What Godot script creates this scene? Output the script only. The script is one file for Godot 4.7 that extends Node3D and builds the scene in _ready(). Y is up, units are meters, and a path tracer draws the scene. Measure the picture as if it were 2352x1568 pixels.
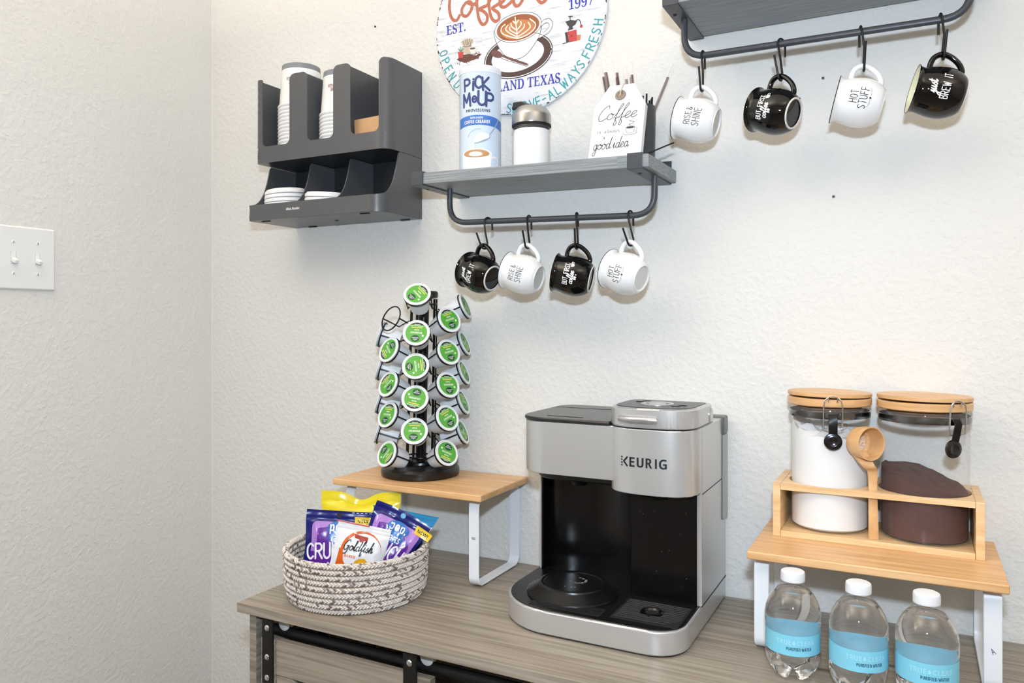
extends Node3D

# ------------------------------------------------------------------ mesh collector
class Shape:
	var v := PackedVector3Array()
	var c := PackedColorArray()
	var uv := PackedVector2Array()
	var col := Color.WHITE
	var planar := false     # flat walls: metres as texture coordinates
	var step := 0.0         # longest straight piece of a printed line on a bent surface

	func n() -> int:
		return v.size()

	func tri(a: Vector3, b: Vector3, d: Vector3) -> void:
		v.append(a); v.append(b); v.append(d)
		c.append(col); c.append(col); c.append(col)

	func quad(a: Vector3, b: Vector3, d: Vector3, e: Vector3) -> void:
		tri(a, b, d)
		tri(a, d, e)

	func flip(from: int) -> void:
		for i in range(from, v.size(), 3):
			var t := v[i + 1]
			v[i + 1] = v[i + 2]
			v[i + 2] = t

	func fix(from: int) -> void:
		var m := Vector3.ZERO
		for i in range(from, v.size()):
			m += v[i]
		m /= maxi(1, v.size() - from)
		var vol := 0.0
		for i in range(from, v.size(), 3):
			vol += (v[i] - m).dot((v[i + 1] - m).cross(v[i + 2] - m))
		if vol < 0.0:
			flip(from)

	func face(from: int, hint: Vector3) -> void:
		for i in range(from, v.size(), 3):
			if (v[i + 1] - v[i]).cross(v[i + 2] - v[i]).dot(hint) < 0.0:
				var t := v[i + 1]
				v[i + 1] = v[i + 2]
				v[i + 2] = t

	func xf(t: Transform3D, from: int) -> void:
		for i in range(from, v.size()):
			v[i] = t * v[i]

	func add(o: Shape, t: Transform3D = Transform3D()) -> void:
		for i in o.v.size():
			v.append(t * o.v[i])
			c.append(o.c[i])

	func box(p: Vector3, s: Vector3, b := 0.0) -> void:
		rbox(p, s, b if b > 0.0 else minf(0.0004, s[s.min_axis_index()] * 0.2), 1)

	# rounded box: centre, size, edge radius, steps per corner
	func rbox(p: Vector3, s: Vector3, r: float, k: int = 2) -> void:
		var from := v.size()
		var h := s * 0.5
		r = minf(r, minf(h.x, minf(h.y, h.z)) * 0.999)
		for ax in 3:
			var a1 := (ax + 1) % 3
			var a2 := (ax + 2) % 3
			var us := steps(h[a1], r, k)
			var vs := steps(h[a2], r, k)
			for sg in [-1.0, 1.0]:
				for i in us.size() - 1:
					for j in vs.size() - 1:
						var q: Array[Vector3] = []
						for o in [[0, 0], [1, 0], [1, 1], [0, 1]]:
							var e := Vector3.ZERO
							e[ax] = sg * h[ax]
							e[a1] = us[i + o[0]]
							e[a2] = vs[j + o[1]]
							var inner := Vector3(clampf(e.x, -h.x + r, h.x - r), clampf(e.y, -h.y + r, h.y - r), clampf(e.z, -h.z + r, h.z - r))
							q.append(p + inner + (e - inner).normalized() * r)
						if sg > 0:
							quad(q[0], q[1], q[2], q[3])
						else:
							quad(q[0], q[3], q[2], q[1])

	func steps(h: float, r: float, k: int) -> PackedFloat32Array:
		var o := PackedFloat32Array()
		for i in k + 1:
			o.append(-h + r - r * tan(PI / 4 * (1.0 - float(i) / k)))
		for i in k + 1:
			o.append(h - r + r * tan(PI / 4 * (float(i) / k)))
		return o

	func lathe(prof: PackedVector2Array, t: Transform3D = Transform3D(), seg: int = 40, out := 0.0) -> void:
		var from := v.size()
		for i in seg:
			var a := TAU * i / seg
			var b := TAU * (i + 1) / seg
			var da := Vector3(sin(a), 0, cos(a))
			var db := Vector3(sin(b), 0, cos(b))
			for j in prof.size() - 1:
				var p := prof[j]
				var q := prof[j + 1]
				var y1 := Vector3(0, p.y, 0)
				var y2 := Vector3(0, q.y, 0)
				if p.x > 1e-7:
					tri(t * (da * p.x + y1), t * (db * p.x + y1), t * (db * q.x + y2))
				if q.x > 1e-7:
					tri(t * (da * p.x + y1), t * (db * q.x + y2), t * (da * q.x + y2))
		if out == 0.0:
			fix(from)
		elif out < 0.0:
			flip(from)

	func tube(pts: PackedVector3Array, r: float, sides: int = 8, closed := false, flat := 1.0, up := Vector3.ZERO) -> void:
		var from := v.size()
		var m := pts.size()
		var rings: Array = []
		var nrm := Vector3.ZERO
		for i in m:
			var d: Vector3
			if closed:
				d = (pts[(i + 1) % m] - pts[(i - 1 + m) % m]).normalized()
			else:
				d = (pts[mini(i + 1, m - 1)] - pts[maxi(i - 1, 0)]).normalized()
			if up != Vector3.ZERO:
				nrm = up
			if nrm == Vector3.ZERO:
				nrm = d.cross(Vector3(0.31, 0.9, 0.2)).normalized()
			nrm = (nrm - d * nrm.dot(d)).normalized()
			var bn := d.cross(nrm)
			var ring := PackedVector3Array()
			for k in sides:
				var a := TAU * k / sides
				ring.append(pts[i] + (nrm * cos(a) * flat + bn * sin(a)) * r)
			rings.append(ring)
		for i in (m if closed else m - 1):
			var p: PackedVector3Array = rings[i]
			var q: PackedVector3Array = rings[(i + 1) % m]
			for k in sides:
				var l := (k + 1) % sides
				quad(p[k], p[l], q[l], q[k])
		if not closed:
			for e in [0, m - 1]:
				var g: PackedVector3Array = rings[e]
				for k in sides:
					if e == 0:
						tri(pts[e], g[(k + 1) % sides], g[k])
					else:
						tri(pts[e], g[k], g[(k + 1) % sides])
		fix(from)

	# polygon pushed to a depth; f takes (Vector2, depth) to a place; long edges are halved so that it can bend
	func slab(poly: PackedVector2Array, f: Callable, th: float, maxe: float) -> void:
		var from := v.size()
		if Geometry2D.is_polygon_clockwise(poly):
			poly = poly.duplicate()
			poly.reverse()
		for t in fine(poly, maxe):
			tri(f.call(t[0], th), f.call(t[1], th), f.call(t[2], th))
			tri(f.call(t[0], 0.0), f.call(t[2], 0.0), f.call(t[1], 0.0))
		for i in poly.size():
			var a := poly[i]
			var b := poly[(i + 1) % poly.size()]
			var k := 1
			while a.distance_to(b) / k > maxe:
				k *= 2
			for j in k:
				var p := a.lerp(b, float(j) / k)
				var q := a.lerp(b, float(j + 1) / k)
				quad(f.call(p, 0.0), f.call(q, 0.0), f.call(q, th), f.call(p, th))
		fix(from)

	func fine(poly: PackedVector2Array, maxe: float) -> Array:
		var out: Array = []
		var idx := Geometry2D.triangulate_polygon(poly)
		var todo: Array = []
		for i in range(0, idx.size(), 3):
			var a := poly[idx[i]]
			var b := poly[idx[i + 1]]
			var d := poly[idx[i + 2]]
			if (b - a).cross(d - a) < 0:
				todo.append([a, d, b])
			else:
				todo.append([a, b, d])
		while todo:
			var t: Array = todo.pop_back()
			var best := -1
			var len := maxe
			for k in 3:
				var l: float = t[k].distance_to(t[(k + 1) % 3])
				if l > len:
					len = l
					best = k
			if best < 0:
				out.append(t)
			else:
				var a: Vector2 = t[best]
				var b: Vector2 = t[(best + 1) % 3]
				var d: Vector2 = t[(best + 2) % 3]
				var m := (a + b) * 0.5
				todo.append([a, m, d])
				todo.append([m, b, d])
		return out

	# straight prism of a polygon in x,y from z = 0 to depth, edges cut by bevel
	func prism(poly: PackedVector2Array, depth: float, t: Transform3D, bevel := 0.0) -> void:
		var from := v.size()
		if Geometry2D.is_polygon_clockwise(poly):
			poly = poly.duplicate()
			poly.reverse()
		var m := poly.size()
		var ins := PackedVector2Array()
		for i in m:
			var e1 := (poly[i] - poly[(i - 1 + m) % m]).normalized()
			var e2 := (poly[(i + 1) % m] - poly[i]).normalized()
			var n1 := Vector2(-e1.y, e1.x)
			var n2 := Vector2(-e2.y, e2.x)
			ins.append(poly[i] + (n1 + n2) / maxf(0.5, 1.0 + n1.dot(n2)) * bevel)
		var lay: Array = [[ins, 0.0], [poly, bevel], [poly, depth - bevel], [ins, depth]] if bevel > 0.0 else [[poly, 0.0], [poly, depth]]
		for k in lay.size() - 1:
			var p: PackedVector2Array = lay[k][0]
			var q: PackedVector2Array = lay[k + 1][0]
			for i in m:
				var j := (i + 1) % m
				quad(t * Vector3(p[i].x, p[i].y, lay[k][1]), t * Vector3(p[j].x, p[j].y, lay[k][1]), t * Vector3(q[j].x, q[j].y, lay[k + 1][1]), t * Vector3(q[i].x, q[i].y, lay[k + 1][1]))
		var idx := Geometry2D.triangulate_polygon(ins)
		for i in range(0, idx.size(), 3):
			var a := ins[idx[i]]
			var b := ins[idx[i + 1]]
			var d := ins[idx[i + 2]]
			if (b - a).cross(d - a) < 0:
				var s := b
				b = d
				d = s
			tri(t * Vector3(a.x, a.y, depth), t * Vector3(b.x, b.y, depth), t * Vector3(d.x, d.y, depth))
			tri(t * Vector3(a.x, a.y, 0), t * Vector3(d.x, d.y, 0), t * Vector3(b.x, b.y, 0))
		fix(from)

	# flat ribbon sweep of a strip of given width along `side`, thickness th, on a path (open)
	func strap(pts: PackedVector3Array, side: Vector3, width: float, th: float, closed := false) -> void:
		var from := v.size()
		var m := pts.size()
		var rows: Array = []
		for i in m:
			var d: Vector3
			if closed:
				d = (pts[(i + 1) % m] - pts[(i - 1 + m) % m]).normalized()
			else:
				d = (pts[mini(i + 1, m - 1)] - pts[maxi(i - 1, 0)]).normalized()
			var o := d.cross(side).normalized() * th * 0.5
			var w := side * width * 0.5
			var e := side * minf(th * 0.3, width * 0.1)
			rows.append(PackedVector3Array([pts[i] - w - o + e, pts[i] + w - o - e, pts[i] + w, pts[i] + w + o - e, pts[i] - w + o + e, pts[i] - w]))
		for i in (m if closed else m - 1):
			var p: PackedVector3Array = rows[i]
			var q: PackedVector3Array = rows[(i + 1) % m]
			for k in 6:
				var l := (k + 1) % 6
				quad(p[k], p[l], q[l], q[k])
		if not closed:
			for e2 in [0, m - 1]:
				var p: PackedVector3Array = rows[e2]
				for k in range(1, 5):
					if e2 == 0:
						tri(p[0], p[k + 1], p[k])
					else:
						tri(p[0], p[k], p[k + 1])
		fix(from)

	# ---- flat print: f takes a Vector2 to a place on the surface; each piece of ink lies a hair above the last, so that none coincide
	var inked := 0

	func ink_lift(from: int, hint: Vector3) -> void:
		face(from, hint)
		var d := hint.normalized() * (0.000012 * (inked % 14))
		for i in range(from, v.size()):
			v[i] += d
		inked += 1

	func fill(poly: PackedVector2Array, f: Callable, maxe: float, hint: Vector3) -> void:
		var from := v.size()
		for t in fine(poly, maxe):
			tri(f.call(t[0]), f.call(t[1]), f.call(t[2]))
		ink_lift(from, hint)

	func stroke(pts: PackedVector2Array, w: float, f: Callable, hint: Vector3) -> void:
		# sharp corners part the line into smooth runs
		var run := PackedVector2Array([pts[0]])
		for i in range(1, pts.size()):
			if pts[i].distance_squared_to(run[run.size() - 1]) < 1e-14:
				continue
			run.append(pts[i])
			if i < pts.size() - 1 and run.size() > 1:
				var e := (pts[i] - run[run.size() - 2]).normalized()
				if e.dot((pts[i + 1] - pts[i]).normalized()) < 0.6:
					smooth_stroke(run, w, f, hint)
					run = PackedVector2Array([pts[i]])
		if run.size() > 1:
			smooth_stroke(run, w, f, hint)

	func smooth_stroke(pts: PackedVector2Array, w: float, f: Callable, hint: Vector3) -> void:
		var from := v.size()
		if step > 0.0:
			var fin := PackedVector2Array()
			for i in pts.size() - 1:
				var k := maxi(1, ceili(pts[i].distance_to(pts[i + 1]) / step))
				for j in k:
					fin.append(pts[i].lerp(pts[i + 1], float(j) / k))
			fin.append(pts[pts.size() - 1])
			pts = fin
		var m := pts.size()
		var l := PackedVector3Array()
		var r := PackedVector3Array()
		var up := hint.normalized()
		for i in m:
			var e1 := (pts[i] - pts[maxi(i - 1, 0)]).normalized()
			var e2 := (pts[mini(i + 1, m - 1)] - pts[i]).normalized()
			var d := (e1 + e2).normalized()
			var s := Vector2(-d.y, d.x) * w * 0.5
			if i > 0 and i < m - 1:
				s /= maxf(0.8, d.dot(e1))
			var rise := up * (0.00012 * i / m)
			l.append(f.call(pts[i] + s) + rise)
			r.append(f.call(pts[i] - s) + rise)
		for i in m - 1:
			quad(l[i], r[i], r[i + 1], l[i + 1])
		for e in [0, m - 1]:
			var d: float = (pts[1] - pts[0]).angle() if e == 0 else (pts[m - 2] - pts[m - 1]).angle()
			var rise: Vector3 = up * (0.00012 * e / m)
			for k in 4:
				var a := d + PI / 2 + PI * k / 4
				var b := d + PI / 2 + PI * (k + 1) / 4
				tri(f.call(pts[e]) + rise, f.call(pts[e] + Vector2(cos(a), sin(a)) * w * 0.5) + rise, f.call(pts[e] + Vector2(cos(b), sin(b)) * w * 0.5) + rise)
		ink_lift(from, hint)

	func mesh(angle: float = 40.0, origin := Vector3.ZERO) -> ArrayMesh:
		var m := v.size() / 3
		var fn := PackedVector3Array()
		var fu := PackedVector3Array()
		fn.resize(m)
		fu.resize(m)
		var at := {}
		var keys := PackedInt32Array()
		keys.resize(v.size())
		var lists: Array = []
		for i in m:
			var a := v[i * 3]
			var nn := (v[i * 3 + 1] - a).cross(v[i * 3 + 2] - a)
			fn[i] = nn
			fu[i] = nn.normalized()
			for k in 3:
				var key := Vector3i((v[i * 3 + k] * 50000.0).round())
				var g: int = at.get(key, -1)
				if g < 0:
					g = lists.size()
					at[key] = g
					lists.append([])
				keys[i * 3 + k] = g
				lists[g].append(i)
		var lim := cos(deg_to_rad(angle))
		var vv := PackedVector3Array()
		var nv := PackedVector3Array()
		var cv := PackedColorArray()
		vv.resize(v.size())
		nv.resize(v.size())
		cv.resize(v.size())
		for i in m:
			var u := fu[i]
			for k in 3:
				var s := Vector3.ZERO
				for f in lists[keys[i * 3 + k]]:
					if fu[f].dot(u) > lim:
						s += fn[f]
				var j := i * 3 + (0 if k == 0 else 3 - k)   # Godot fronts run clockwise
				vv[j] = v[i * 3 + k] - origin
				nv[j] = s.normalized() if s.length_squared() > 1e-30 else Vector3.UP
				cv[j] = c[i * 3 + k]
		var arr := []
		arr.resize(Mesh.ARRAY_MAX)
		arr[Mesh.ARRAY_VERTEX] = vv
		arr[Mesh.ARRAY_NORMAL] = nv
		arr[Mesh.ARRAY_COLOR] = cv
		if planar:
			var tv := PackedVector2Array()
			tv.resize(v.size())
			for i in v.size():
				var q := nv[i].abs()
				tv[i] = Vector2(vv[i].z, -vv[i].y) if q.x > 0.7 else (Vector2(vv[i].x, vv[i].z) if q.y > 0.7 else Vector2(vv[i].x, -vv[i].y))
			arr[Mesh.ARRAY_TEX_UV] = tv
		var out := ArrayMesh.new()
		out.add_surface_from_arrays(Mesh.PRIMITIVE_TRIANGLES, arr)
		return out

# ------------------------------------------------------------------ naming and placing
func numbered(parent: Node, called: String) -> String:
	if not parent.has_node(NodePath(called)):
		return called
	var k := 1
	while parent.has_node(NodePath("%s_%03d" % [called, k])):
		k += 1
	return "%s_%03d" % [called, k]

func tag(o: Node3D, label: String, category: String, group := "") -> Node3D:
	o.set_meta("label", label)
	o.set_meta("category", category)
	if group:
		o.set_meta("group", group)
	return o

func thing(called: String, label: String, category: String, at := Vector3.ZERO, group := "") -> Node3D:
	var o := Node3D.new()
	o.name = numbered(self, called)
	add_child(o)
	o.position = at
	return tag(o, label, category, group)

func origin_of(o: Node) -> Vector3:
	var p := Vector3.ZERO
	while o is Node3D and o != self:
		p += o.position
		o = o.get_parent()
	return p

# one named mesh; shapes are drawn in scene coordinates and stored from the thing's own base
func part(parent: Node3D, called: String, s: Shape, m: Material, angle := 40.0) -> MeshInstance3D:
	var o := MeshInstance3D.new()
	o.name = numbered(parent, called)
	o.mesh = s.mesh(angle, origin_of(parent))
	o.material_override = m
	parent.add_child(o)
	return o

func single(called: String, s: Shape, m: Material, label: String, category: String, at: Vector3, group := "", angle := 40.0) -> MeshInstance3D:
	var o := MeshInstance3D.new()
	o.name = numbered(self, called)
	o.mesh = s.mesh(angle, at)
	o.material_override = m
	o.position = at
	add_child(o)
	tag(o, label, category, group)
	return o

func struct(called: String, s: Shape, m: Material) -> MeshInstance3D:
	var o := MeshInstance3D.new()
	o.name = numbered(self, called)
	o.mesh = s.mesh(40.0)
	o.material_override = m
	add_child(o)
	o.set_meta("kind", "structure")
	return o

func dup(src: Node3D, label: String, t: Transform3D) -> Node3D:
	var o: Node3D = src.duplicate()
	o.name = numbered(self, String(src.name))
	add_child(o)
	o.transform = t
	o.set_meta("label", label)
	return o

# ------------------------------------------------------------------ materials
func mat(c: Color, rough := 0.6, metal := 0.0) -> StandardMaterial3D:
	var m := StandardMaterial3D.new()
	m.albedo_color = c
	m.roughness = rough
	m.metallic = metal
	return m

func hexm(h: String, rough := 0.6, metal := 0.0) -> StandardMaterial3D:
	return mat(Color(h), rough, metal)

func pane(h: String, alpha: float, rough := 0.03) -> StandardMaterial3D:
	var m := mat(Color(Color(h), alpha), rough)
	m.transparency = BaseMaterial3D.TRANSPARENCY_ALPHA
	return m

func noise(kind: int, freq: float, sd: int, oct := 3) -> FastNoiseLite:
	var nz := FastNoiseLite.new()
	nz.noise_type = kind
	nz.frequency = freq
	nz.seed = sd
	nz.fractal_octaves = oct
	return nz

# wood: streaks along u, three tones, a few knots; the picture covers one plank-sized field
func wood_tex(w: int, h: int, dark: Color, mid: Color, pale: Color, sd: int, su: float, sv: float, knots: int) -> ImageTexture:
	var im := Image.create(w, h, false, Image.FORMAT_RGB8)
	var a := noise(FastNoiseLite.TYPE_SIMPLEX_SMOOTH, 1.0, sd, 3)
	var b := noise(FastNoiseLite.TYPE_SIMPLEX_SMOOTH, 1.0, sd + 7, 2)
	var rng := RandomNumberGenerator.new()
	rng.seed = sd
	var kn := PackedVector2Array()
	for i in knots:
		kn.append(Vector2(rng.randf(), rng.randf()))
	for y in h:
		for x in w:
			var u := float(x) / w
			var t := float(y) / h
			var bend := 0.0
			var kd := 0.0
			for k in kn:
				var dd := Vector2((u - k.x) * 14.0, (t - k.y) * 14.0)
				var g := exp(-dd.length_squared() * 3.0)
				bend += g * 0.35 * signf(dd.y)
				kd += exp(-dd.length_squared() * 60.0)
			var s := a.get_noise_2d(u * su, (t + bend * 0.06) * sv) * 0.5 + 0.5
			var f := b.get_noise_2d(u * su * 3.0, t * sv * 5.0) * 0.5 + 0.5
			var q := clampf(s * 1.5 - 0.25 + (f - 0.5) * 0.35, 0.0, 1.0)
			var cl := dark.lerp(mid, minf(1.0, q * 2.0)) if q < 0.5 else mid.lerp(pale, q * 2.0 - 1.0)
			im.set_pixel(x, y, cl.lerp(dark * 0.6, clampf(kd, 0.0, 0.8)))
	return ImageTexture.create_from_image(im)

func wood(tex: Texture2D, scale: Vector3, off: Vector3, rough := 0.55) -> StandardMaterial3D:
	var m := mat(Color.WHITE, rough)
	m.albedo_texture = tex
	m.uv1_triplanar = true
	m.uv1_world_triplanar = true
	m.uv1_scale = scale
	m.uv1_offset = off
	m.uv1_triplanar_sharpness = 8.0
	return m

func relief(m: StandardMaterial3D, tex: Texture2D, cm: float, scale: float) -> StandardMaterial3D:
	m.heightmap_enabled = true
	m.heightmap_texture = tex
	m.heightmap_scale = cm
	m.uv1_scale = Vector3.ONE * scale
	return m

# ------------------------------------------------------------------ paths and lettering
func P(s: String, k := 1.0, off := Vector2.ZERO) -> PackedVector2Array:
	var o := PackedVector2Array()
	for w in s.split(" ", false):
		var q := w.split(",")
		o.append(Vector2(q[0].to_float(), q[1].to_float()) * k + off)
	return o

func curve(p: PackedVector2Array, k: int = 5, closed := false) -> PackedVector2Array:
	var o := PackedVector2Array()
	var m := p.size()
	for i in (m if closed else m - 1):
		var a := p[(i - 1 + m) % m] if closed else p[maxi(i - 1, 0)]
		var b := p[i]
		var c := p[(i + 1) % m]
		var d := p[(i + 2) % m] if closed else p[mini(i + 2, m - 1)]
		for j in k:
			o.append(b.cubic_interpolate(c, a, d, float(j) / k))
	if not closed:
		o.append(p[m - 1])
	return o

func curve3(p: PackedVector3Array, k: int = 6, closed := false) -> PackedVector3Array:
	var o := PackedVector3Array()
	var m := p.size()
	for i in (m if closed else m - 1):
		var a := p[(i - 1 + m) % m] if closed else p[maxi(i - 1, 0)]
		var b := p[i]
		var c := p[(i + 1) % m]
		var d := p[(i + 2) % m] if closed else p[mini(i + 2, m - 1)]
		for j in k:
			o.append(b.cubic_interpolate(c, a, d, float(j) / k))
	if not closed:
		o.append(p[m - 1])
	return o

func ellipse(c: Vector2, rx: float, ry: float, rot := 0.0, k: int = 36, a0 := 0.0, a1 := TAU) -> PackedVector2Array:
	var o := PackedVector2Array()
	var full := a1 - a0 > TAU - 1e-4
	for i in (k if full else k + 1):
		var a := a0 + (a1 - a0) * i / k
		o.append(c + Vector2(cos(a) * rx, sin(a) * ry).rotated(rot))
	return o

# corners of a polygon rounded: each point (x, y) with radius r
func rounded(p: PackedVector2Array, r: Array, k: int = 6) -> PackedVector2Array:
	var o := PackedVector2Array()
	var m := p.size()
	for i in m:
		var rr: float = r[i % r.size()]
		var d1 := (p[(i - 1 + m) % m] - p[i])
		var d2 := (p[(i + 1) % m] - p[i])
		var l := minf(rr, minf(d1.length(), d2.length()) * 0.499)
		if l < 1e-6:
			o.append(p[i])
			continue
		var ang := d1.angle_to(d2)
		var t := minf(rr / maxf(1e-4, tan(absf(ang) / 2.0)), minf(d1.length(), d2.length()) * 0.499)
		var a := p[i] + d1.normalized() * t
		var b := p[i] + d2.normalized() * t
		for j in k + 1:
			var s := float(j) / k
			# arc close to a circle
			var w := cos(absf(ang) / 2.0)
			w = sin(absf(ang) / 2.0)
			var den := (1 - s) * (1 - s) + 2 * s * (1 - s) * w + s * s
			o.append((a * (1 - s) * (1 - s) + p[i] * 2 * s * (1 - s) * w + b * s * s) / den)
	return o

const SKINNY := {
	"R": "0,0 0,1 .3,1 .44,.86 .44,.64 .3,.5 0,.5|.2,.5 .48,0", "I": "0,0 0,1", "S": "~.45,.85 .25,1 .03,.8 .2,.55 .42,.3 .25,0 .0,.15",
	"E": ".42,1 0,1 0,0 .42,0|0,.52 .36,.52", "&": "~.52,.0 .12,.72 .25,1 .38,.78 .06,.3 .2,0 .38,.12 .52,.45", "H": "0,0 0,1|.45,0 .45,1|0,.52 .45,.52",
	"N": "0,0 0,1 .42,0 .42,1", "O": "~.22,1 .03,.8 .02,.25 .22,0 .42,.25 .42,.8 .22,1", "T": "0,1 .48,1|.24,1 .24,0", "U": "0,1 0,.2 .1,.04 .22,0 .34,.04 .44,.2 .44,1",
	"F": "0,0 0,1 .4,1|0,.52 .34,.52", "B": "0,0 0,1 .28,1 .4,.88 .4,.65 .28,.53 0,.53|.28,.53 .45,.4 .45,.12 .3,0 0,0", "W": "0,1 .15,0 .3,.8 .45,0 .6,1",
	"P": "0,0 0,1 .3,1 .45,.85 .45,.62 .3,.47 0,.47", "D": "0,0 0,1 .22,1 .42,.8 .42,.2 .22,0 0,0", "A": "0,0 .25,1 .5,0|.09,.35 .41,.35", "V": "0,1 .25,0 .5,1",
	"L": "0,1 0,0 .38,0", "Y": "0,1 .24,.5 .48,1|.24,.5 .24,0", "-": "0,.45 .3,.45", "C": "~.45,.85 .25,1 .03,.75 .03,.25 .25,0 .45,.15", "'": "0,1 0,.8",
	"M": "0,0 .03,1 .26,.3 .5,1 .53,0", "K": "0,0 0,1|.42,1 0,.45 .44,0", "e": "~.02,.3 .36,.36 .3,.58 .14,.6 .03,.35 .1,.04 .25,0 .4,.15", "i": "0,0 0,.65|0,.85 .01,.86"}
const SKINNY_WIDE := {"I": 0.0, "W": .6, "A": .5, "M": .53, "-": .3, "'": 0.0, "&": .52, "e": .4, "i": 0.0}
const SCRIPT := {
	"c": [.8, "~.7,.8 .35,1 .05,.6 .1,.15 .4,0 .8,.3"], "o": [.95, "~.45,1 .1,.75 .1,.2 .45,0 .75,.3 .7,.8 .45,1 .6,.75 .95,.8"],
	"f": [.72, "~0,.2 .5,1.5 .75,2.2 .55,2.3 .35,1.5 .28,-.6 .4,-1 .6,-.6 .3,.05 .75,.3"], "e": [.82, "~.0,.3 .5,.55 .6,.9 .35,1 .1,.6 .15,.1 .45,0 .85,.3"],
	"g": [.95, "~.7,.8 .4,1 .1,.7 .15,.1 .4,0 .68,.4 .75,1 .7,-.6 .4,-1.1 .1,-.8 .5,-.2 .95,.3"], "d": [1.05, "~.7,.8 .4,1 .1,.7 .15,.1 .4,0 .68,.4 .95,2.1 .75,.4 .85,0 1.05,.3"],
	"i": [.6, "~0,.3 .25,1 .2,.2 .35,0 .6,.3|.3,1.5 .31,1.53"], "a": [1.05, "~.7,.8 .4,1 .1,.7 .15,.1 .4,0 .68,.4 .75,1 .72,.2 .85,0 1.05,.3"],
	"j": [.6, "~0,.3 .3,1 .25,-.6 .0,-1.1 -.25,-.7 .3,-.1 .6,.3|.35,1.5 .36,1.53"], "u": [1.05, "~0,.3 .2,1 .15,.2 .35,0 .6,.4 .7,1 .7,.2 .85,0 1.05,.3"],
	"s": [.72, "~0,.3 .4,1 .38,.75 .6,.3 .4,0 .1,.1|.45,.05 .72,.3"], "t": [.68, "~0,.3 .38,1.7 .25,.2 .4,0 .7,.3|0,1.15 .6,1.2"], "l": [.65, "~0,.3 .5,1.9 .32,2.1 .2,.3 .35,0 .65,.3"],
	"h": [1.0, "~0,.3 .5,1.9 .35,2.1 .2,0|~.2,.2 .5,1 .65,.8 .65,.1 .8,0 1,.3"], "C": [1.25, "~1.15,1.85 1,2.3 .45,1.9 .08,.9 .3,.05 .8,.02 1.3,.4"],
	"G": [1.45, "~1.2,1.75 1.05,2.2 .5,1.9 .08,.9 .3,.05 .75,.1 1.15,.9|~.75,.85 1.2,.95 1.15,.2 .9,-.7 .45,-.9"], "n": [1.0, "~0,.2 .2,1 .2,0|~.2,.3 .5,1 .65,.7 .65,.1 1,.3"], "r": [.7, "~0,.3 .25,1.1 .3,.85 .55,.9 .5,.2 .7,.3"]}

func lines_of(s: String) -> Array:
	var o: Array = []
	for seg in s.split("|"):
		o.append(curve(P(seg.substr(1)), 5) if seg.begins_with("~") else P(seg))
	return o

# thin capitals; at is the middle of the line of writing, ang turns it
func skinny(s: Shape, txt: String, at: Vector2, h: float, ang: float, pen: float, f: Callable, hint: Vector3, wide := 1.0, gap := 0.22) -> void:
	var total := 0.0
	for ch in txt:
		total += (0.4 if ch == " " else SKINNY_WIDE.get(ch, 0.45) * wide) + gap
	var x := -(total - gap) / 2
	for ch in txt:
		if ch != " ":
			for l in lines_of(SKINNY[ch]):
				var q := PackedVector2Array()
				for p in l:
					q.append(at + (Vector2(x + p.x * wide, p.y - 0.5) * h).rotated(ang))
				s.stroke(q, pen, f, hint)
		x += (0.4 if ch == " " else SKINNY_WIDE.get(ch, 0.45) * wide) + gap

# joined handwriting; h is the height of a small letter, at the start of the base line
func handwrite(s: Shape, txt: String, at: Vector2, h: float, ang: float, pen: float, f: Callable, hint: Vector3, wide := 1.0, slant := 0.15) -> void:
	var x := 0.0
	for ch in txt:
		if ch == " ":
			x += 0.5
			continue
		for l in lines_of(SCRIPT[ch][1]):
			var q := PackedVector2Array()
			for p in l:
				q.append(at + (Vector2((x + p.x + p.y * slant) * wide, p.y) * h).rotated(ang))
			s.stroke(q, pen, f, hint)
		x += SCRIPT[ch][0]

var fonts := {}
func letters(s: Shape, txt: String, face: String, bold: bool, at: Vector2, h: float, width: float, ang: float, f: Callable, hint: Vector3, step := 1.5) -> void:
	var key := face + str(bold)
	if not fonts.has(key):
		var sf := SystemFont.new()
		sf.font_names = PackedStringArray([face])
		sf.font_weight = 700 if bold else 400
		fonts[key] = sf
	var tm := TextMesh.new()
	tm.font = fonts[key]
	tm.text = txt
	tm.font_size = 64
	tm.pixel_size = 1.0 / 64.0 / 0.714
	tm.depth = 0.0
	tm.curve_step = step
	tm.horizontal_alignment = HORIZONTAL_ALIGNMENT_CENTER
	tm.vertical_alignment = VERTICAL_ALIGNMENT_CENTER
	var arr := tm.get_mesh_arrays()
	var vs: PackedVector3Array = arr[Mesh.ARRAY_VERTEX]
	var ix: PackedInt32Array = arr[Mesh.ARRAY_INDEX]
	var lo := Vector2(1e9, 1e9)
	var hi := -lo
	for p in vs:
		lo = lo.min(Vector2(p.x, p.y))
		hi = hi.max(Vector2(p.x, p.y))
	var sx := width / (hi.x - lo.x) if width > 0.0 else h
	var sy := h / (hi.y - lo.y) if width > 0.0 else h
	var from := s.n()
	if ix.is_empty():
		for i in vs.size():
			ix.append(i)
	for i in range(0, ix.size(), 3):
		var q: Array[Vector3] = []
		for k in 3:
			var p := vs[ix[i + k]]
			q.append(f.call(at + Vector2((p.x - (lo.x + hi.x) / 2) * sx, (p.y - (lo.y + hi.y) / 2) * sy).rotated(ang)))
		s.tri(q[0], q[1], q[2])
	s.face(from, hint)

func frame(o: Vector3, x: Vector3, y: Vector3) -> Transform3D:
	return Transform3D(Basis(x, y, x.cross(y)), o)

func on_plane(o: Vector3, x: Vector3, y: Vector3, lift: float) -> Callable:
	var nrm := x.cross(y).normalized()
	return func(p: Vector2) -> Vector3: return o + x * p.x + y * p.y + nrm * lift

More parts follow.
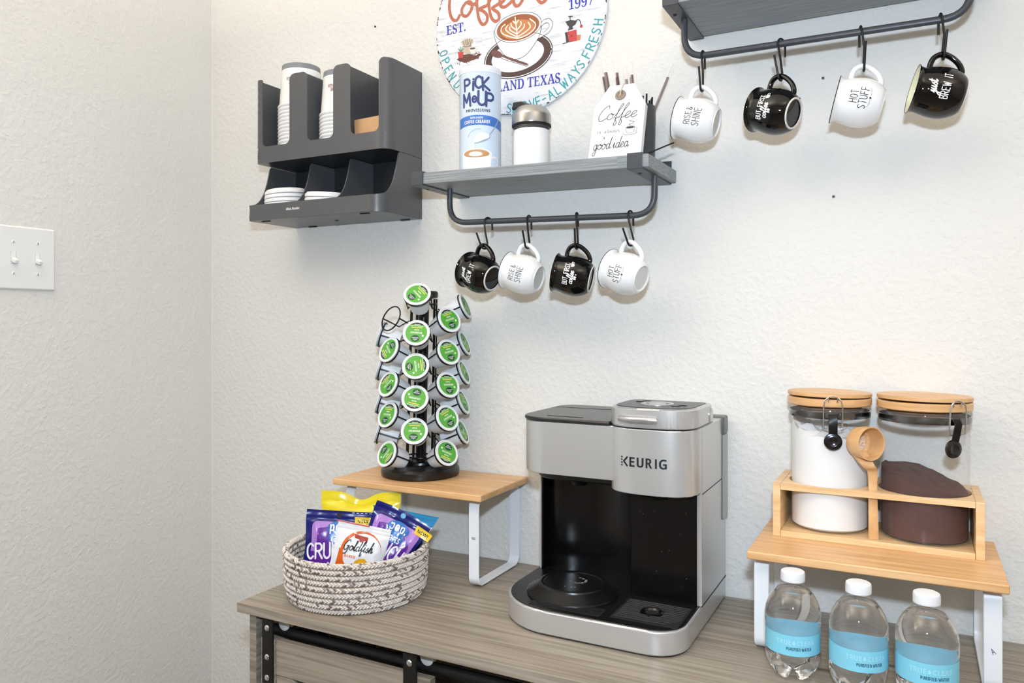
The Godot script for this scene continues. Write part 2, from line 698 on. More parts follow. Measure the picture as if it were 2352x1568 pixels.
# a standing cylinder's side: x runs along the arc from azimuth az, y is height
func on_round(c: Vector3, r: float, az: float) -> Callable:
	return func(p: Vector2) -> Vector3: return c + Vector3(sin(az + p.x / r) * r, p.y, cos(az + p.x / r) * r)

func screw(parent: Node3D, at: Vector3, nrm: Vector3, r: float, m: Material, called := "screw") -> void:
	var s := Shape.new()
	var b := Basis(Quaternion(Vector3.UP, nrm))
	s.lathe(PackedVector2Array([Vector2(0, r * 0.22), Vector2(r * 0.25, r * 0.22), Vector2(r * 0.3, r * 0.45), Vector2(r * 0.7, r * 0.4), Vector2(r, r * 0.1), Vector2(r, -r * 0.3), Vector2(0, -r * 0.3)]), Transform3D(b, at), 14)
	part(parent, called, s, m)

# ------------------------------------------------------------------ the scene
const EYE := Vector3(1.536, 1.291, 1.35)
const TOP := 0.82            # worktop of the sideboard
var M := {}

func _ready() -> void:
	# camera: level, turned to the left, the frame shifted down a little
	var cam := Camera3D.new()
	cam.name = "camera"
	cam.projection = Camera3D.PROJECTION_FRUSTUM
	cam.near = 0.05
	cam.far = 30.0
	cam.size = 2.0 * 0.05 * 784.0 / 1777.0
	cam.frustum_offset = Vector2(0.0, -0.05 * 46.0 / 1777.0)
	cam.position = EYE
	cam.rotation_degrees = Vector3(0, 27.5, 0)
	add_child(cam)
	cam.current = true
	var env := Environment.new()
	env.background_mode = Environment.BG_COLOR
	env.background_color = Color(0.75, 0.8, 0.85)
	env.background_energy_multiplier = 0.6
	env.tonemap_mode = Environment.TONE_MAPPER_LINEAR
	env.tonemap_exposure = 1.03
	env.sdfgi_enabled = true
	env.ssao_enabled = true
	env.ssil_enabled = true
	var we := WorldEnvironment.new()
	we.name = "world"
	we.environment = env
	add_child(we)
	materials()
	flash_unit(Vector3(1.56, 1.49, 1.40), Vector3(0.70, 1.38, 0.0), 1.45)
	uplight(Vector3(0.45, 0.0, 1.6), 4.0)
	uplight(Vector3(2.75, 0.0, 1.7), 3.5)
	room()
	sideboard()
	wall_shelves()
	cup_organizer()
	round_sign()
	risers()
	coffee_maker()
	pod_carousel()
	snack_basket()
	jar_station()
	water_bottles()
	shelf_things()
	hooks_and_mugs()
	light_switch()

func materials() -> void:
	var bumps := NoiseTexture2D.new()
	bumps.width = 1024
	bumps.height = 1024
	bumps.seamless = true
	bumps.noise = noise(FastNoiseLite.TYPE_SIMPLEX_SMOOTH, 0.026, 5, 4)
	(bumps.noise as FastNoiseLite).domain_warp_enabled = true
	(bumps.noise as FastNoiseLite).domain_warp_amplitude = 18.0
	(bumps.noise as FastNoiseLite).domain_warp_frequency = 0.012
	var ramp := Gradient.new()
	ramp.set_color(0, Color.BLACK)
	ramp.set_color(1, Color.WHITE)
	ramp.set_offset(0, 0.30)
	ramp.set_offset(1, 0.85)
	bumps.color_ramp = ramp
	M.wall = relief(mat(Color(0.885, 0.882, 0.868), 0.75), bumps, 0.07, 2.4)
	M.ceiling = mat(Color(0.93, 0.92, 0.9), 0.9)
	M.grey_wood = wood(wood_tex(1024, 512, Color(0.50, 0.465, 0.415), Color(0.595, 0.555, 0.50), Color(0.655, 0.62, 0.565), 11, 5.0, 44.0, 9), Vector3(0.55, 2.4, 2.4), Vector3.ZERO, 0.42)
	M.grey_wood_up = wood(wood_tex(512, 512, Color(0.44, 0.41, 0.37), Color(0.55, 0.52, 0.475), Color(0.65, 0.62, 0.57), 17, 3.0, 40.0, 3), Vector3(0.7, 2.2, 2.2), Vector3.ZERO, 0.5)
	M.shelf_wood = wood(wood_tex(1024, 512, Color(0.44, 0.46, 0.48), Color(0.525, 0.55, 0.565), Color(0.61, 0.63, 0.645), 23, 7.0, 75.0, 2), Vector3(0.9, 5.0, 5.0), Vector3.ZERO, 0.45)
	var bam := wood_tex(1024, 256, Color(0.81, 0.625, 0.425), Color(0.875, 0.695, 0.49), Color(0.91, 0.755, 0.56), 31, 4.0, 16.0, 0)
	M.bamboo = wood(bam, Vector3(1.0, 4.0, 4.0), Vector3.ZERO, 0.4)
	M.bamboo_pale = wood(wood_tex(512, 256, Color(0.87, 0.71, 0.51), Color(0.915, 0.77, 0.58), Color(0.945, 0.82, 0.64), 37, 4.0, 14.0, 0), Vector3(1.3, 5.0, 5.0), Vector3.ZERO, 0.42)
	M.scoop = wood(bam, Vector3(6.0, 1.5, 6.0), Vector3(0.3, 0.1, 0.2), 0.42)
	M.white_metal = hexm("e6ebf1", 0.35)
	M.iron = mat(Color(0.27, 0.285, 0.31), 0.40, 0.2)
	M.black_wire = mat(Color(0.075, 0.07, 0.075), 0.35, 0.4)
	M.black_iron = mat(Color(0.09, 0.085, 0.09), 0.5, 0.3)
	M.steel = mat(Color(0.82, 0.82, 0.83), 0.25, 1.0)
	M.screw_dark = mat(Color(0.28, 0.29, 0.30), 0.35, 0.8)
	M.charcoal = mat(Color(0.345, 0.35, 0.36), 0.34, 0.1)
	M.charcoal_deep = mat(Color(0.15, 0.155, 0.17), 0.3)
	M.rubber = mat(Color(0.06, 0.06, 0.065), 0.8)
	M.glaze_white = mat(Color(0.93, 0.935, 0.94), 0.12)
	M.glaze_black = mat(Color(0.035, 0.03, 0.032), 0.06)
	M.bisque = mat(Color(0.86, 0.84, 0.81), 0.8)
	M.ink = mat(Color(0.05, 0.05, 0.055), 0.6)
	M.ink_white = mat(Color(0.95, 0.95, 0.95), 0.5)
	M.paper = mat(Color(0.95, 0.95, 0.95), 0.6)
	M.plastic_white = mat(Color(0.93, 0.935, 0.94), 0.4)
	M.silver = mat(Color(0.80, 0.805, 0.81), 0.32, 0.6)
	M.gloss_black = mat(Color(0.03, 0.032, 0.04), 0.18)
	M.deck_black = mat(Color(0.055, 0.055, 0.06), 0.33)
	M.glass = pane("f4f8f7", 0.04, 0.02)
	(M.glass as StandardMaterial3D).metallic_specular = 0.33

# ------------------------------------------------------------------ lamps
func flash_unit(at: Vector3, aim: Vector3, energy: float) -> void:
	var o := thing("camera_flash", "small grey camera flash head with a glowing white window above the viewpoint", "flash", at)
	o.look_at_from_position(at, aim, Vector3.UP)
	var b := Shape.new()
	b.rbox(Vector3(0, 0, 0.035), Vector3(0.08, 0.055, 0.06), 0.006)
	b.rbox(Vector3(0, -0.05, 0.04), Vector3(0.065, 0.06, 0.035), 0.005)
	local_part(o, "body", b, M.rubber)
	var w := Shape.new()
	w.rbox(Vector3(0, 0, 0.0045), Vector3(0.072, 0.046, 0.003), 0.001, 1)
	var gm := mat(Color.WHITE)
	gm.emission_enabled = true
	gm.emission = Color(0.85, 0.925, 1.0)
	gm.emission_energy_multiplier = 6.0
	local_part(o, "flash_window", w, gm)
	var l := AreaLight3D.new()
	l.name = "flash_light"
	l.area_size = Vector2(0.072, 0.046)
	l.light_color = Color(0.85, 0.925, 1.0)
	l.light_energy = energy
	l.shadow_enabled = true
	o.add_child(l)

func local_part(parent: Node3D, called: String, s: Shape, m: Material, angle := 40.0) -> MeshInstance3D:
	var o := MeshInstance3D.new()
	o.name = numbered(parent, called)
	o.mesh = s.mesh(angle)
	o.material_override = m
	parent.add_child(o)
	return o

func uplight(at: Vector3, energy: float) -> void:
	var o := thing("floor_lamp", "tall floor lamp with an upturned warm bowl standing to the %s of the viewpoint" % ("left" if at.x < EYE.x else "right"), "floor lamp", at)
	var b := Shape.new()
	b.lathe(P("0,0 .14,0 .145,.006 .14,.016 .03,.026 .014,.04 .0125,1.72 .02,1.75 0,1.75"), Transform3D(), 32)
	local_part(o, "stand", b, M.iron)
	var s := Shape.new()
	s.lathe(P("0,1.752 .06,1.755 .14,1.785 .19,1.835 .195,1.838 .188,1.838 .138,1.79 .06,1.762 0,1.758"), Transform3D(), 40)
	local_part(o, "bowl", s, M.plastic_white)
	var d := Shape.new()
	d.lathe(P("0,1.80 .10,1.80 .10,1.806 0,1.808"), Transform3D(), 32)
	var gm := mat(Color.WHITE)
	gm.emission_enabled = true
	gm.emission = Color(1.0, 0.945, 0.885)
	gm.emission_energy_multiplier = 3.0
	local_part(o, "lamp_glow", d, gm)
	var l := AreaLight3D.new()
	l.name = "lamp_light"
	l.area_size = Vector2(0.18, 0.18)
	l.light_color = Color(1.0, 0.945, 0.885)
	l.light_energy = energy
	l.shadow_enabled = true
	l.rotation_degrees = Vector3(90, 0, 0)
	l.position = Vector3(0, 1.815, 0)
	o.add_child(l)

# ------------------------------------------------------------------ room
func room() -> void:
	var W := 4.2
	var D := 4.6
	var H := 2.7
	for w in [["wall_back", Vector3(W / 2, H / 2, -0.06), Vector3(W + 0.24, H + 0.2, 0.12)], ["wall_left", Vector3(-0.06, H / 2, D / 2), Vector3(0.12, H + 0.2, D)], ["wall_right", Vector3(W + 0.06, H / 2, D / 2), Vector3(0.12, H + 0.2, D)], ["wall_front", Vector3(W / 2, H / 2, D + 0.06), Vector3(W + 0.24, H + 0.2, 0.12)]]:
		var s := Shape.new()
		s.planar = true
		s.box(w[1], w[2], 0.002)
		struct(w[0], s, M.wall)
	var c := Shape.new()
	c.box(Vector3(W / 2, H + 0.05, D / 2), Vector3(W, 0.1, D), 0.002)
	struct("ceiling", c, M.ceiling)
	var f := Shape.new()
	f.box(Vector3(W / 2, -0.05, D / 2), Vector3(W, 0.1, D), 0.002)
	struct("floor", f, wood(M.grey_wood.albedo_texture, Vector3(0.5, 1, 1.2), Vector3.ZERO, 0.5))
	var tr := Shape.new()
	tr.tube(PackedVector3Array([Vector3(0.0005, 0.1, 0.0005), Vector3(0.0005, H, 0.0005)]), 0.0024, 8)
	struct("trim_1", tr, M.wall)
	var b := Shape.new()
	b.box(Vector3(W / 2, 0.05, 0.007), Vector3(W, 0.1, 0.014), 0.003)
	struct("baseboard_back", b, M.plastic_white)
	var k: int = 0
	for q in [[1.4037, 1.6865], [1.3672, 1.6579], [0.4995, 1.9292], [1.4195, 1.4929]]:
		var s2 := Shape.new()
		s2.lathe(P("0,.0022 .0015,.0018 .0022,0 .0022,-.004 0,-.004"), frame(Vector3(q[0], q[1], 0.001), Vector3.RIGHT, Vector3.BACK), 10)
		single("wall_nail", s2, M.screw_dark, ["small nail in the wall left of the second mug of the upper row", "tiny nail in the wall between the first two mugs of the upper row", "tiny nail in the wall high above the dark cup organizer", "tiny nail in the bare wall below the mugs of the upper row"][k], "nail", Vector3(q[0], q[1], 0))
		k += 1

func light_switch() -> void:
	var y0 := 1.4135
	var z0 := 0.4545
	var hh := 0.122
	var ww := 0.117
	var o := thing("light_switch", "white two-gang toggle light switch plate on the left wall", "light switch", Vector3(0, y0, z0))
	var s := Shape.new()
	var pl := rounded(PackedVector2Array([Vector2(-ww / 2, -hh / 2), Vector2(ww / 2, -hh / 2), Vector2(ww / 2, hh / 2), Vector2(-ww / 2, hh / 2)]), [0.003])
	s.prism(pl, 0.006, frame(Vector3(0.0002, y0, z0), Vector3(0, 0, -1), Vector3.UP), 0.0028)
	part(o, "plate", s, M.plastic_white, 30)
	for dz in [-0.023, 0.023]:
		var a := Shape.new()
		a.rbox(Vector3(0.0062, y0, z0 + dz), Vector3(0.0012, 0.0245, 0.0105), 0.0005, 1)
		part(o, "switch_frame", a, hexm("cfd6da", 0.5))
		var t := Shape.new()
		var from := t.n()
		t.rbox(Vector3(0.0075, 0, 0), Vector3(0.013, 0.0085, 0.0075), 0.002)
		t.xf(Transform3D(Basis(Vector3.BACK, deg_to_rad(-24)), Vector3(0.005, y0 - 0.003, z0 + dz)), from)
		t.rbox(Vector3(0.0068, y0 + 0.002, z0 + dz), Vector3(0.0018, 0.019, 0.0078), 0.0006, 1)
		part(o, "toggle", t, hexm("f2f2ee", 0.35))
		for dy in [-0.0302, 0.0302]:
			var p := Vector3(0.0065, y0 + dy, z0 + dz)
			screw(o, p, Vector3.RIGHT, 0.0032, M.plastic_white)
			var g := Shape.new()
			g.box(p + Vector3(0.0014, 0, 0), Vector3(0.0004, 0.0045, 0.0008))
			part(o, "screw_slot", g, M.screw_dark)

# ------------------------------------------------------------------ sideboard
func sideboard() -> void:
	var o := thing("sideboard", "weathered grey-brown wood sideboard with sliding barn doors on a black rail", "sideboard", Vector3(1.4, 0, 0.2))
	var x0 := 0.527
	var x1 := 2.34
	var s := Shape.new()
	s.rbox(Vector3((x0 + x1) / 2, TOP - 0.008, 0.207), Vector3(x1 - x0, 0.016, 0.41), 0.0012, 1)
	part(o, "worktop", s, M.grey_wood)
	# left side panel, a post with a lighter inner stile, plinth and legs
	var a := Shape.new()
	a.rbox(Vector3(0.5505, 0.43, 0.202), Vector3(0.015, 0.747, 0.394), 0.001, 1)
	part(o, "side_panel", a, M.grey_wood_up)
	var a2 := Shape.new()
	a2.rbox(Vector3(2.32, 0.43, 0.195), Vector3(0.013, 0.747, 0.375), 0.001, 1)
	part(o, "side_panel", a2, M.grey_wood_up)
	var b := Shape.new()
	b.rbox(Vector3(0.575, 0.43, 0.360), Vector3(0.034, 0.747, 0.02), 0.001, 1)
	part(o, "stile", b, M.grey_wood_up)
	var bk := Shape.new()
	bk.box(Vector3(1.43, 0.43, 0.012), Vector3(1.77, 0.74, 0.008))
	bk.box(Vector3(1.43, 0.07, 0.19), Vector3(1.77, 0.016, 0.34))
	bk.box(Vector3(1.43, 0.40, 0.18), Vector3(1.77, 0.016, 0.32))
	bk.box(Vector3(1.44, 0.795, 0.345), Vector3(1.70, 0.018, 0.016))
	part(o, "carcass", bk, M.grey_wood_up)
	for x in [1.05, 1.80]:
		var dv := Shape.new()
		dv.box(Vector3(x, 0.43, 0.18), Vector3(0.016, 0.72, 0.33))
		part(o, "partition", dv, M.grey_wood_up)
	for x in [0.548, 2.318]:
		for z in [0.03, 0.37]:
			var lg := Shape.new()
			lg.box(Vector3(x, 0.03, z), Vector3(0.03, 0.06, 0.03), 0.002)
			part(o, "leg", lg, M.grey_wood_up)
	# rail on stand-off blocks
	var r := Shape.new()
	r.tube(PackedVector3Array([Vector3(0.572, 0.7725, 0.376), Vector3(2.31, 0.7725, 0.376)]), 0.0085, 14)
	part(o, "rail", r, M.black_iron)
	for x in [0.655, 1.43, 2.2]:
		var k := Shape.new()
		k.box(Vector3(x, 0.781, 0.362), Vector3(0.028, 0.034, 0.022), 0.001)
		part(o, "rail_bracket", k, M.black_iron)
	barn_door(o, 0.5715, 0.907)
	barn_door(o, 1.82, 2.16)

func barn_door(o: Node3D, xa: float, xb: float) -> void:
	var zf := 0.401
	var yt := 0.7665
	var yb := 0.1
	var d := Shape.new()
	d.box(Vector3((xa + xb) / 2, (yt + yb) / 2, zf - 0.013), Vector3(xb - xa - 0.004, yt - yb - 0.004, 0.008))
	var door := part(o, "door", d, mat(Color(0.30, 0.27, 0.24), 0.6))
	var sw := 0.031
	for x in [xa + sw / 2, xb - sw / 2]:
		var s := Shape.new()
		s.rbox(Vector3(x, (yt + yb) / 2, zf - 0.007), Vector3(sw, yt - yb, 0.014), 0.0012, 1)
		part(door, "door_stile", s, M.grey_wood_up)
	for y in [yt - 0.0285, (yt + yb) / 2, yb + 0.03]:
		var s := Shape.new()
		s.rbox(Vector3((xa + xb) / 2, y, zf - 0.0075), Vector3(xb - xa - 2 * sw - 0.0015, 0.057, 0.013), 0.0012, 1)
		part(door, "door_rail", s, M.grey_wood)
	var yr := yt - 0.0585
	var ym := (yt + yb) / 2 + 0.03
	for q in [[xa + sw, xb - sw], [xb - sw, xa + sw]]:
		var k := Shape.new()
		var e: float = 0.034 * signf(q[1] - q[0])
		k.prism(PackedVector2Array([Vector2(q[0], yr), Vector2(q[0] + e, yr), Vector2(q[1], ym + 0.036), Vector2(q[1], ym), Vector2(q[1] - e, ym), Vector2(q[0], yr - 0.036)]), 0.011 if e > 0 else 0.0105, Transform3D(Basis(), Vector3(0, 0, zf - 0.014)), 0.001)
		part(door, "door_brace", k, M.grey_wood_up)
	for x in [xa + 0.0175, xb - 0.034]:
		var h := Shape.new()
		h.rbox(Vector3(x, 0.7465, zf + 0.0022), Vector3(0.0235, 0.107, 0.004), 0.001, 1)
		h.rbox(Vector3(x, 0.803, zf - 0.006), Vector3(0.0235, 0.003, 0.02), 0.001, 1)
		var hs := part(o, "hanger_strap", h, M.black_iron)
		for y in [0.786, 0.738, 0.704]:
			screw(hs, Vector3(x, y, zf + 0.0045), Vector3.BACK, 0.005, M.steel, "bolt")
		var w := Shape.new()
		w.lathe(P("0,.007 .009,.007 .0115,.006 .0115,.004 .009,.002 .009,-.002 .0115,-.004 .0115,-.006 .009,-.007 0,-.007"), frame(Vector3(x + 0.0165, 0.7885, 0.378), Vector3.RIGHT, Vector3.BACK), 24)
		part(o, "roller", w, hexm("d5d8da", 0.35))

# ------------------------------------------------------------------ the two rail shelves
func shelf(label: String, x0: float, x1: float, yb: float, tilt: float, rail: PackedVector3Array, board: Material) -> void:
	var piv := Vector3((x0 + x1) / 2, yb, 0.08)
	var o := thing("wall_shelf", label, "shelf", piv)
	var tr := Transform3D(Basis(Vector3.BACK, tilt), piv) * Transform3D(Basis(), -piv)
	var s := Shape.new()
	s.rbox(Vector3((x0 + x1) / 2, yb + 0.0105, 0.0865), Vector3(x1 - x0, 0.021, 0.161), 0.0015, 1)
	s.xf(tr, 0)
	part(o, "board", s, board)
	for k in 2:
		var xe := x0 + 0.0125 if k == 0 else x1 - 0.0225
		var b := Shape.new()
		b.rbox(Vector3(xe, yb - 0.0012, 0.0855), Vector3(0.025, 0.0026, 0.167), 0.0006, 1)
		b.rbox(Vector3(xe, yb + 0.0105, 0.1685), Vector3(0.025, 0.0255, 0.0025), 0.0006, 1)
		b.rbox(Vector3(xe, yb + 0.0222, 0.158), Vector3(0.025, 0.002, 0.022), 0.0005, 1)
		b.rbox(Vector3(xe, yb + 0.0185, 0.0022), Vector3(0.025, 0.042, 0.0026), 0.0006, 1)
		b.xf(tr, 0)
		var br := part(o, "bracket", b, M.iron)
		screw(br, tr * Vector3(xe - 0.004, yb - 0.0028, 0.128), Vector3.DOWN, 0.0032, M.screw_dark)
		screw(br, tr * Vector3(xe, yb + 0.033, 0.0038), Vector3.BACK, 0.0034, M.screw_dark)
	var r := Shape.new()
	r.tube(rail, 0.0053, 12)
	part(o, "rail", r, M.iron)

func rail_path(xa: float, ya: float, xb: float, yb: float, la: float, lb: float, z: float) -> PackedVector3Array:
	var o := PackedVector3Array()
	var r := 0.037
	var dir := Vector3(xb - xa, yb - ya, 0).normalized()
	o.append(Vector3(xa, la, z))
	var ca := Vector3(xa, ya, z)
	var cb := Vector3(xb, yb, z)
	for k in 9:
		var t := k / 8.0
		o.append((ca + Vector3.UP * r).lerp(ca, t).lerp(ca.lerp(ca + dir * r, t), t))
	for k in 9:
		var t := k / 8.0
		o.append((cb - dir * r).lerp(cb, t).lerp(cb.lerp(cb + Vector3.UP * r, t), t))
	o.append(Vector3(xb, lb, z))
	return o

func wall_shelves() -> void:
	shelf("short grey wood shelf with a hanging rail, beside the dark cup organizer", 0.712, 1.163, 1.5395, -0.017, rail_path(0.752, 1.478, 1.1525, 1.4685, 1.542, 1.532, 0.10), M.shelf_wood)
	shelf("high grey wood shelf at the top, its rail holding the upper row of mugs", 1.186, 1.640, 1.785, 0.0, rail_path(1.2025, 1.720, 1.606, 1.717, 1.785, 1.785, 0.10), wood(M.shelf_wood.albedo_texture, Vector3(0.9, 5.0, 5.0), Vector3(0.4, 0.35, 0.2), 0.45))

# ------------------------------------------------------------------ cup and lid organizer
func cup_organizer() -> void:
	var xa := 0.274
	var xb := 0.622
	var yb := 1.505
	var o := thing("cup_organizer", "dark charcoal plastic wall organizer for paper cups, lids and sleeves", "organizer", Vector3((xa + xb) / 2, yb, 0.0))
	# unrolled walls: u runs from the back of the left side round the front to the back of the right side
	var zu := 0.122
	var up := func(r: float, zf: float, e := 0.0) -> PackedVector2Array:
		return rounded(PackedVector2Array([Vector2(xa + e, 0.002 + e), Vector2(xa + e, zf - e), Vector2(xb - e, zf - e), Vector2(xb - e, 0.002 + e)]), [0.0, 0.006, r, 0.0], 10)
	var run := func(path: PackedVector2Array, u: float) -> Vector2:
		for i in path.size() - 1:
			var l := path[i].distance_to(path[i + 1])
			if u <= l or i == path.size() - 2:
				return path[i].lerp(path[i + 1], u / l)
			u -= l
		return path[0]
	var wrap := func(path: PackedVector2Array) -> Callable:
		return func(p: Vector2, d: float) -> Vector3:
			var q: Vector2 = run.call(path, p.x)
			var q2: Vector2 = run.call(path, p.x + 0.0004)
			var q1: Vector2 = run.call(path, maxf(0.0, p.x - 0.0004))
			var t := (q2 - q1).normalized()
			return Vector3(q.x + t.y * d, p.y, q.y - t.x * d)
	var path_u: PackedVector2Array = up.call(0.024, zu)
	var lu := 0.0
	for i in path_u.size() - 1:
		lu += path_u[i].distance_to(path_u[i + 1])
	var s := Shape.new()
	var u0 := zu - 0.004       # the front begins about here
	var yt := 1.811
	var ys := 1.666
	var y1 := 1.631
	var front := func(x: float) -> float: return u0 + x - xa
	var poly := PackedVector2Array([Vector2(0, y1), Vector2(0, yt)])
	var rads: Array = [0.0, 0.0]
	var slots := [[xa + 0.016, 0.368], [0.416, 0.486], [0.530, 0.6005]]
	for q in slots:
		for e in [[q[0], yt, 0.012 if q != slots[0] else 0.003], [q[0], ys, 0.012], [q[1], ys, 0.012], [q[1], yt, 0.012]]:
			poly.append(Vector2(front.call(e[0]), e[1]))
			rads.append(e[2])
	poly.append(Vector2(lu, yt))
	poly.append(Vector2(lu, y1))
	rads.append(0.0)
	rads.append(0.0)
	s.slab(rounded(poly, rads, 5), wrap.call(path_u), 0.0028, 0.011)
	part(o, "upper_bin", s, M.charcoal, 35)
	var f := Shape.new()
	var fl: PackedVector2Array = up.call(0.022, zu, 0.0018)
	f.prism(fl, 0.003, frame(Vector3(0, y1 + 0.003, 0), Vector3.RIGHT, Vector3.BACK), 0.0)
	part(o, "shelf_panel", f, M.charcoal_deep)
	var bkp := Shape.new()
	bkp.box(Vector3((xa + xb) / 2, 1.72, 0.004), Vector3(xb - xa - 0.006, 0.182, 0.003))
	part(o, "back_panel", bkp, M.charcoal_deep)
	for x in [0.4065, 0.517]:
		var d := Shape.new()
		d.rbox(Vector3(x, (yt + y1) / 2, zu / 2), Vector3(0.0026, yt - y1 - 0.002, zu - 0.006), 0.001, 1)
		part(o, "divider", d, M.charcoal)
	# lower tray with flanks that sweep down to the front lip
	var zl := 0.146
	var path_l: PackedVector2Array = up.call(0.03, zl)
	var ll := 0.0
	for i in path_l.size() - 1:
		ll += path_l[i].distance_to(path_l[i + 1])
	var lip := yb + 0.033
	var side := PackedVector2Array()   # (distance from the wall, height) from the back top down to the lip
	side.append(Vector2(0.0, 1.6302))
	side.append(Vector2(0.078, 1.6302))
	for p in curve(PackedVector2Array([Vector2(0.082, 1.626), Vector2(0.091, 1.592), Vector2(0.104, 1.562), Vector2(0.122, 1.544), Vector2(0.145, lip)]), 4):
		side.append(p)
	var pl := PackedVector2Array([Vector2(0, yb)])
	for p in side:
		pl.append(p)
	for i in side.size():
		var p := side[side.size() - 1 - i]
		pl.append(Vector2(ll - p.x, p.y))
	pl.append(Vector2(ll, yb))
	var t := Shape.new()
	t.slab(pl, wrap.call(path_l), 0.0028, 0.011)
	part(o, "lower_tray", t, M.charcoal, 35)
	var bt := Shape.new()
	bt.prism(up.call(0.028, zl, 0.0012), 0.003, frame(Vector3(0, yb + 0.003, 0), Vector3.RIGHT, Vector3.BACK), 0.0)
	part(o, "bottom_panel", bt, M.charcoal)
	var bl := Shape.new()
	bl.box(Vector3((xa + xb) / 2, 1.5685, 0.004), Vector3(xb - xa - 0.006, 0.123, 0.003))
	bl.prism(up.call(0.027, zl, 0.0035), 0.003, frame(Vector3(0, yb + 0.021, 0), Vector3.RIGHT, Vector3.BACK), 0.0)
	part(o, "back_panel", bl, M.charcoal_deep)
	for x in [0.390, 0.497]:
		var d := Shape.new()
		var q := PackedVector2Array([Vector2(0.004, yb + 0.003)])
		for p in side:
			q.append(p + Vector2(0.005 if p.x < 0.001 else 0.0, -0.0005))
		q[q.size() - 1].x = zl - 0.004
		q.append(Vector2(zl - 0.004, yb + 0.003))
		d.prism(q, 0.0024, frame(Vector3(x + 0.0012, 0, 0), Vector3.BACK, Vector3.UP), 0.0006)
		part(o, "tray_divider", d, M.charcoal)
	for q in [[xa + 0.035, 0.128], [xb - 0.05, 0.128], [xa + 0.06, 0.012], [xb - 0.035, 0.012]]:
		var g := Shape.new()
		g.rbox(Vector3(q[0], yb - 0.0006, q[1]), Vector3(0.022, 0.0018, 0.006), 0.0008, 1)
		part(o, "foot_pad", g, M.rubber)
	screw(o, Vector3(0.452, yb - 0.0004, 0.07), Vector3.DOWN, 0.004, M.screw_dark)
	var w := Shape.new()
	letters(w, "Mind Reader", "Droid Sans", true, Vector2(0.401, yb + 0.0185), 0.0055, 0.036, 0.0, on_plane(Vector3(0, 0, zl), Vector3.RIGHT, Vector3.UP, 0.0004), Vector3.BACK)
	part(o, "lettering", w, M.ink_white)
	# upside-down paper cups, one inside the other
	paper_cups(Vector3(0.345, y1 + 0.0035, 0.061), 16, 0.0078, "left")
	paper_cups(Vector3(0.4615, y1 + 0.0035, 0.061), 12, 0.0078, "middle")
	# kraft sleeves standing in the right bin
	var km := mat(Color(0.80, 0.63, 0.46), 0.75)
	for k in 3:
		var sl := Shape.new()
		var q := rounded(PackedVector2Array([Vector2(-0.038, 0), Vector2(0.038, 0), Vector2(0.043, 0.066 - 0.006 * (k % 2)), Vector2(-0.043, 0.066 - 0.006 * (k % 2))]), [0.002])
		var zz: float = 0.100 - 0.013 * k
		var tl: float = [0.01, -0.03, 0.02][k]
		for e in [0.0, 0.0045]:
			sl.prism(q, 0.0012, frame(Vector3(0.5665 + 0.003 * k, y1 + 0.0045 + 0.003 * k, zz + e), Vector3(1, tl, 0.06).normalized(), Vector3(-tl, 1, -0.05).normalized()), 0.0)
		single("cup_sleeve", sl, km, ["brown kraft cup sleeve standing foremost in the right bin of the organizer", "brown kraft cup sleeve tucked behind the foremost sleeve in the organizer", "brown kraft cup sleeve at the very back of the right organizer bin"][k], "cup sleeve", Vector3(0.562, y1 + 0.003, zz), "kraft sleeves in the organizer")
	# plastic lids lying in the tray
	for b in 2:
		for k in (5 if b == 0 else 3):
			var ld := Shape.new()
			ld.lathe(P("0,.0035 .037,.0035 .0385,.0105 .0415,.0105 .042,.0085 .0445,.0075 .0455,.004 .0455,.001 .0445,0 .043,.001 .0425,.003 .040,.0065 .0385,.0015 0,.0015"), Transform3D(), 40)
			var tip = [0.02, -0.05][b] + 0.01 * k * (1 if b == 0 else -1)
			var at := Vector3([0.330, 0.4435][b] + 0.001 * k, yb + 0.0235 + 0.0085 * k + (0.003 if b == 1 else 0.0), 0.092 + 0.0004 * k)
			ld.xf(Transform3D(Basis(Vector3.BACK, tip) * Basis(Vector3.RIGHT, 0.05), at), 0)
			single("cup_cover", ld, M.plastic_white, "white plastic cup lid in the %s tray, %s" % [["left", "middle"][b], [["lowest of its stack", "second from the bottom of five", "third from the bottom of five", "fourth from the bottom of five", "topmost of its five"], ["lowest of three", "between two other lids", "topmost of three"]][b][k]], "cup lid", at, "white lids in the organizer tray")

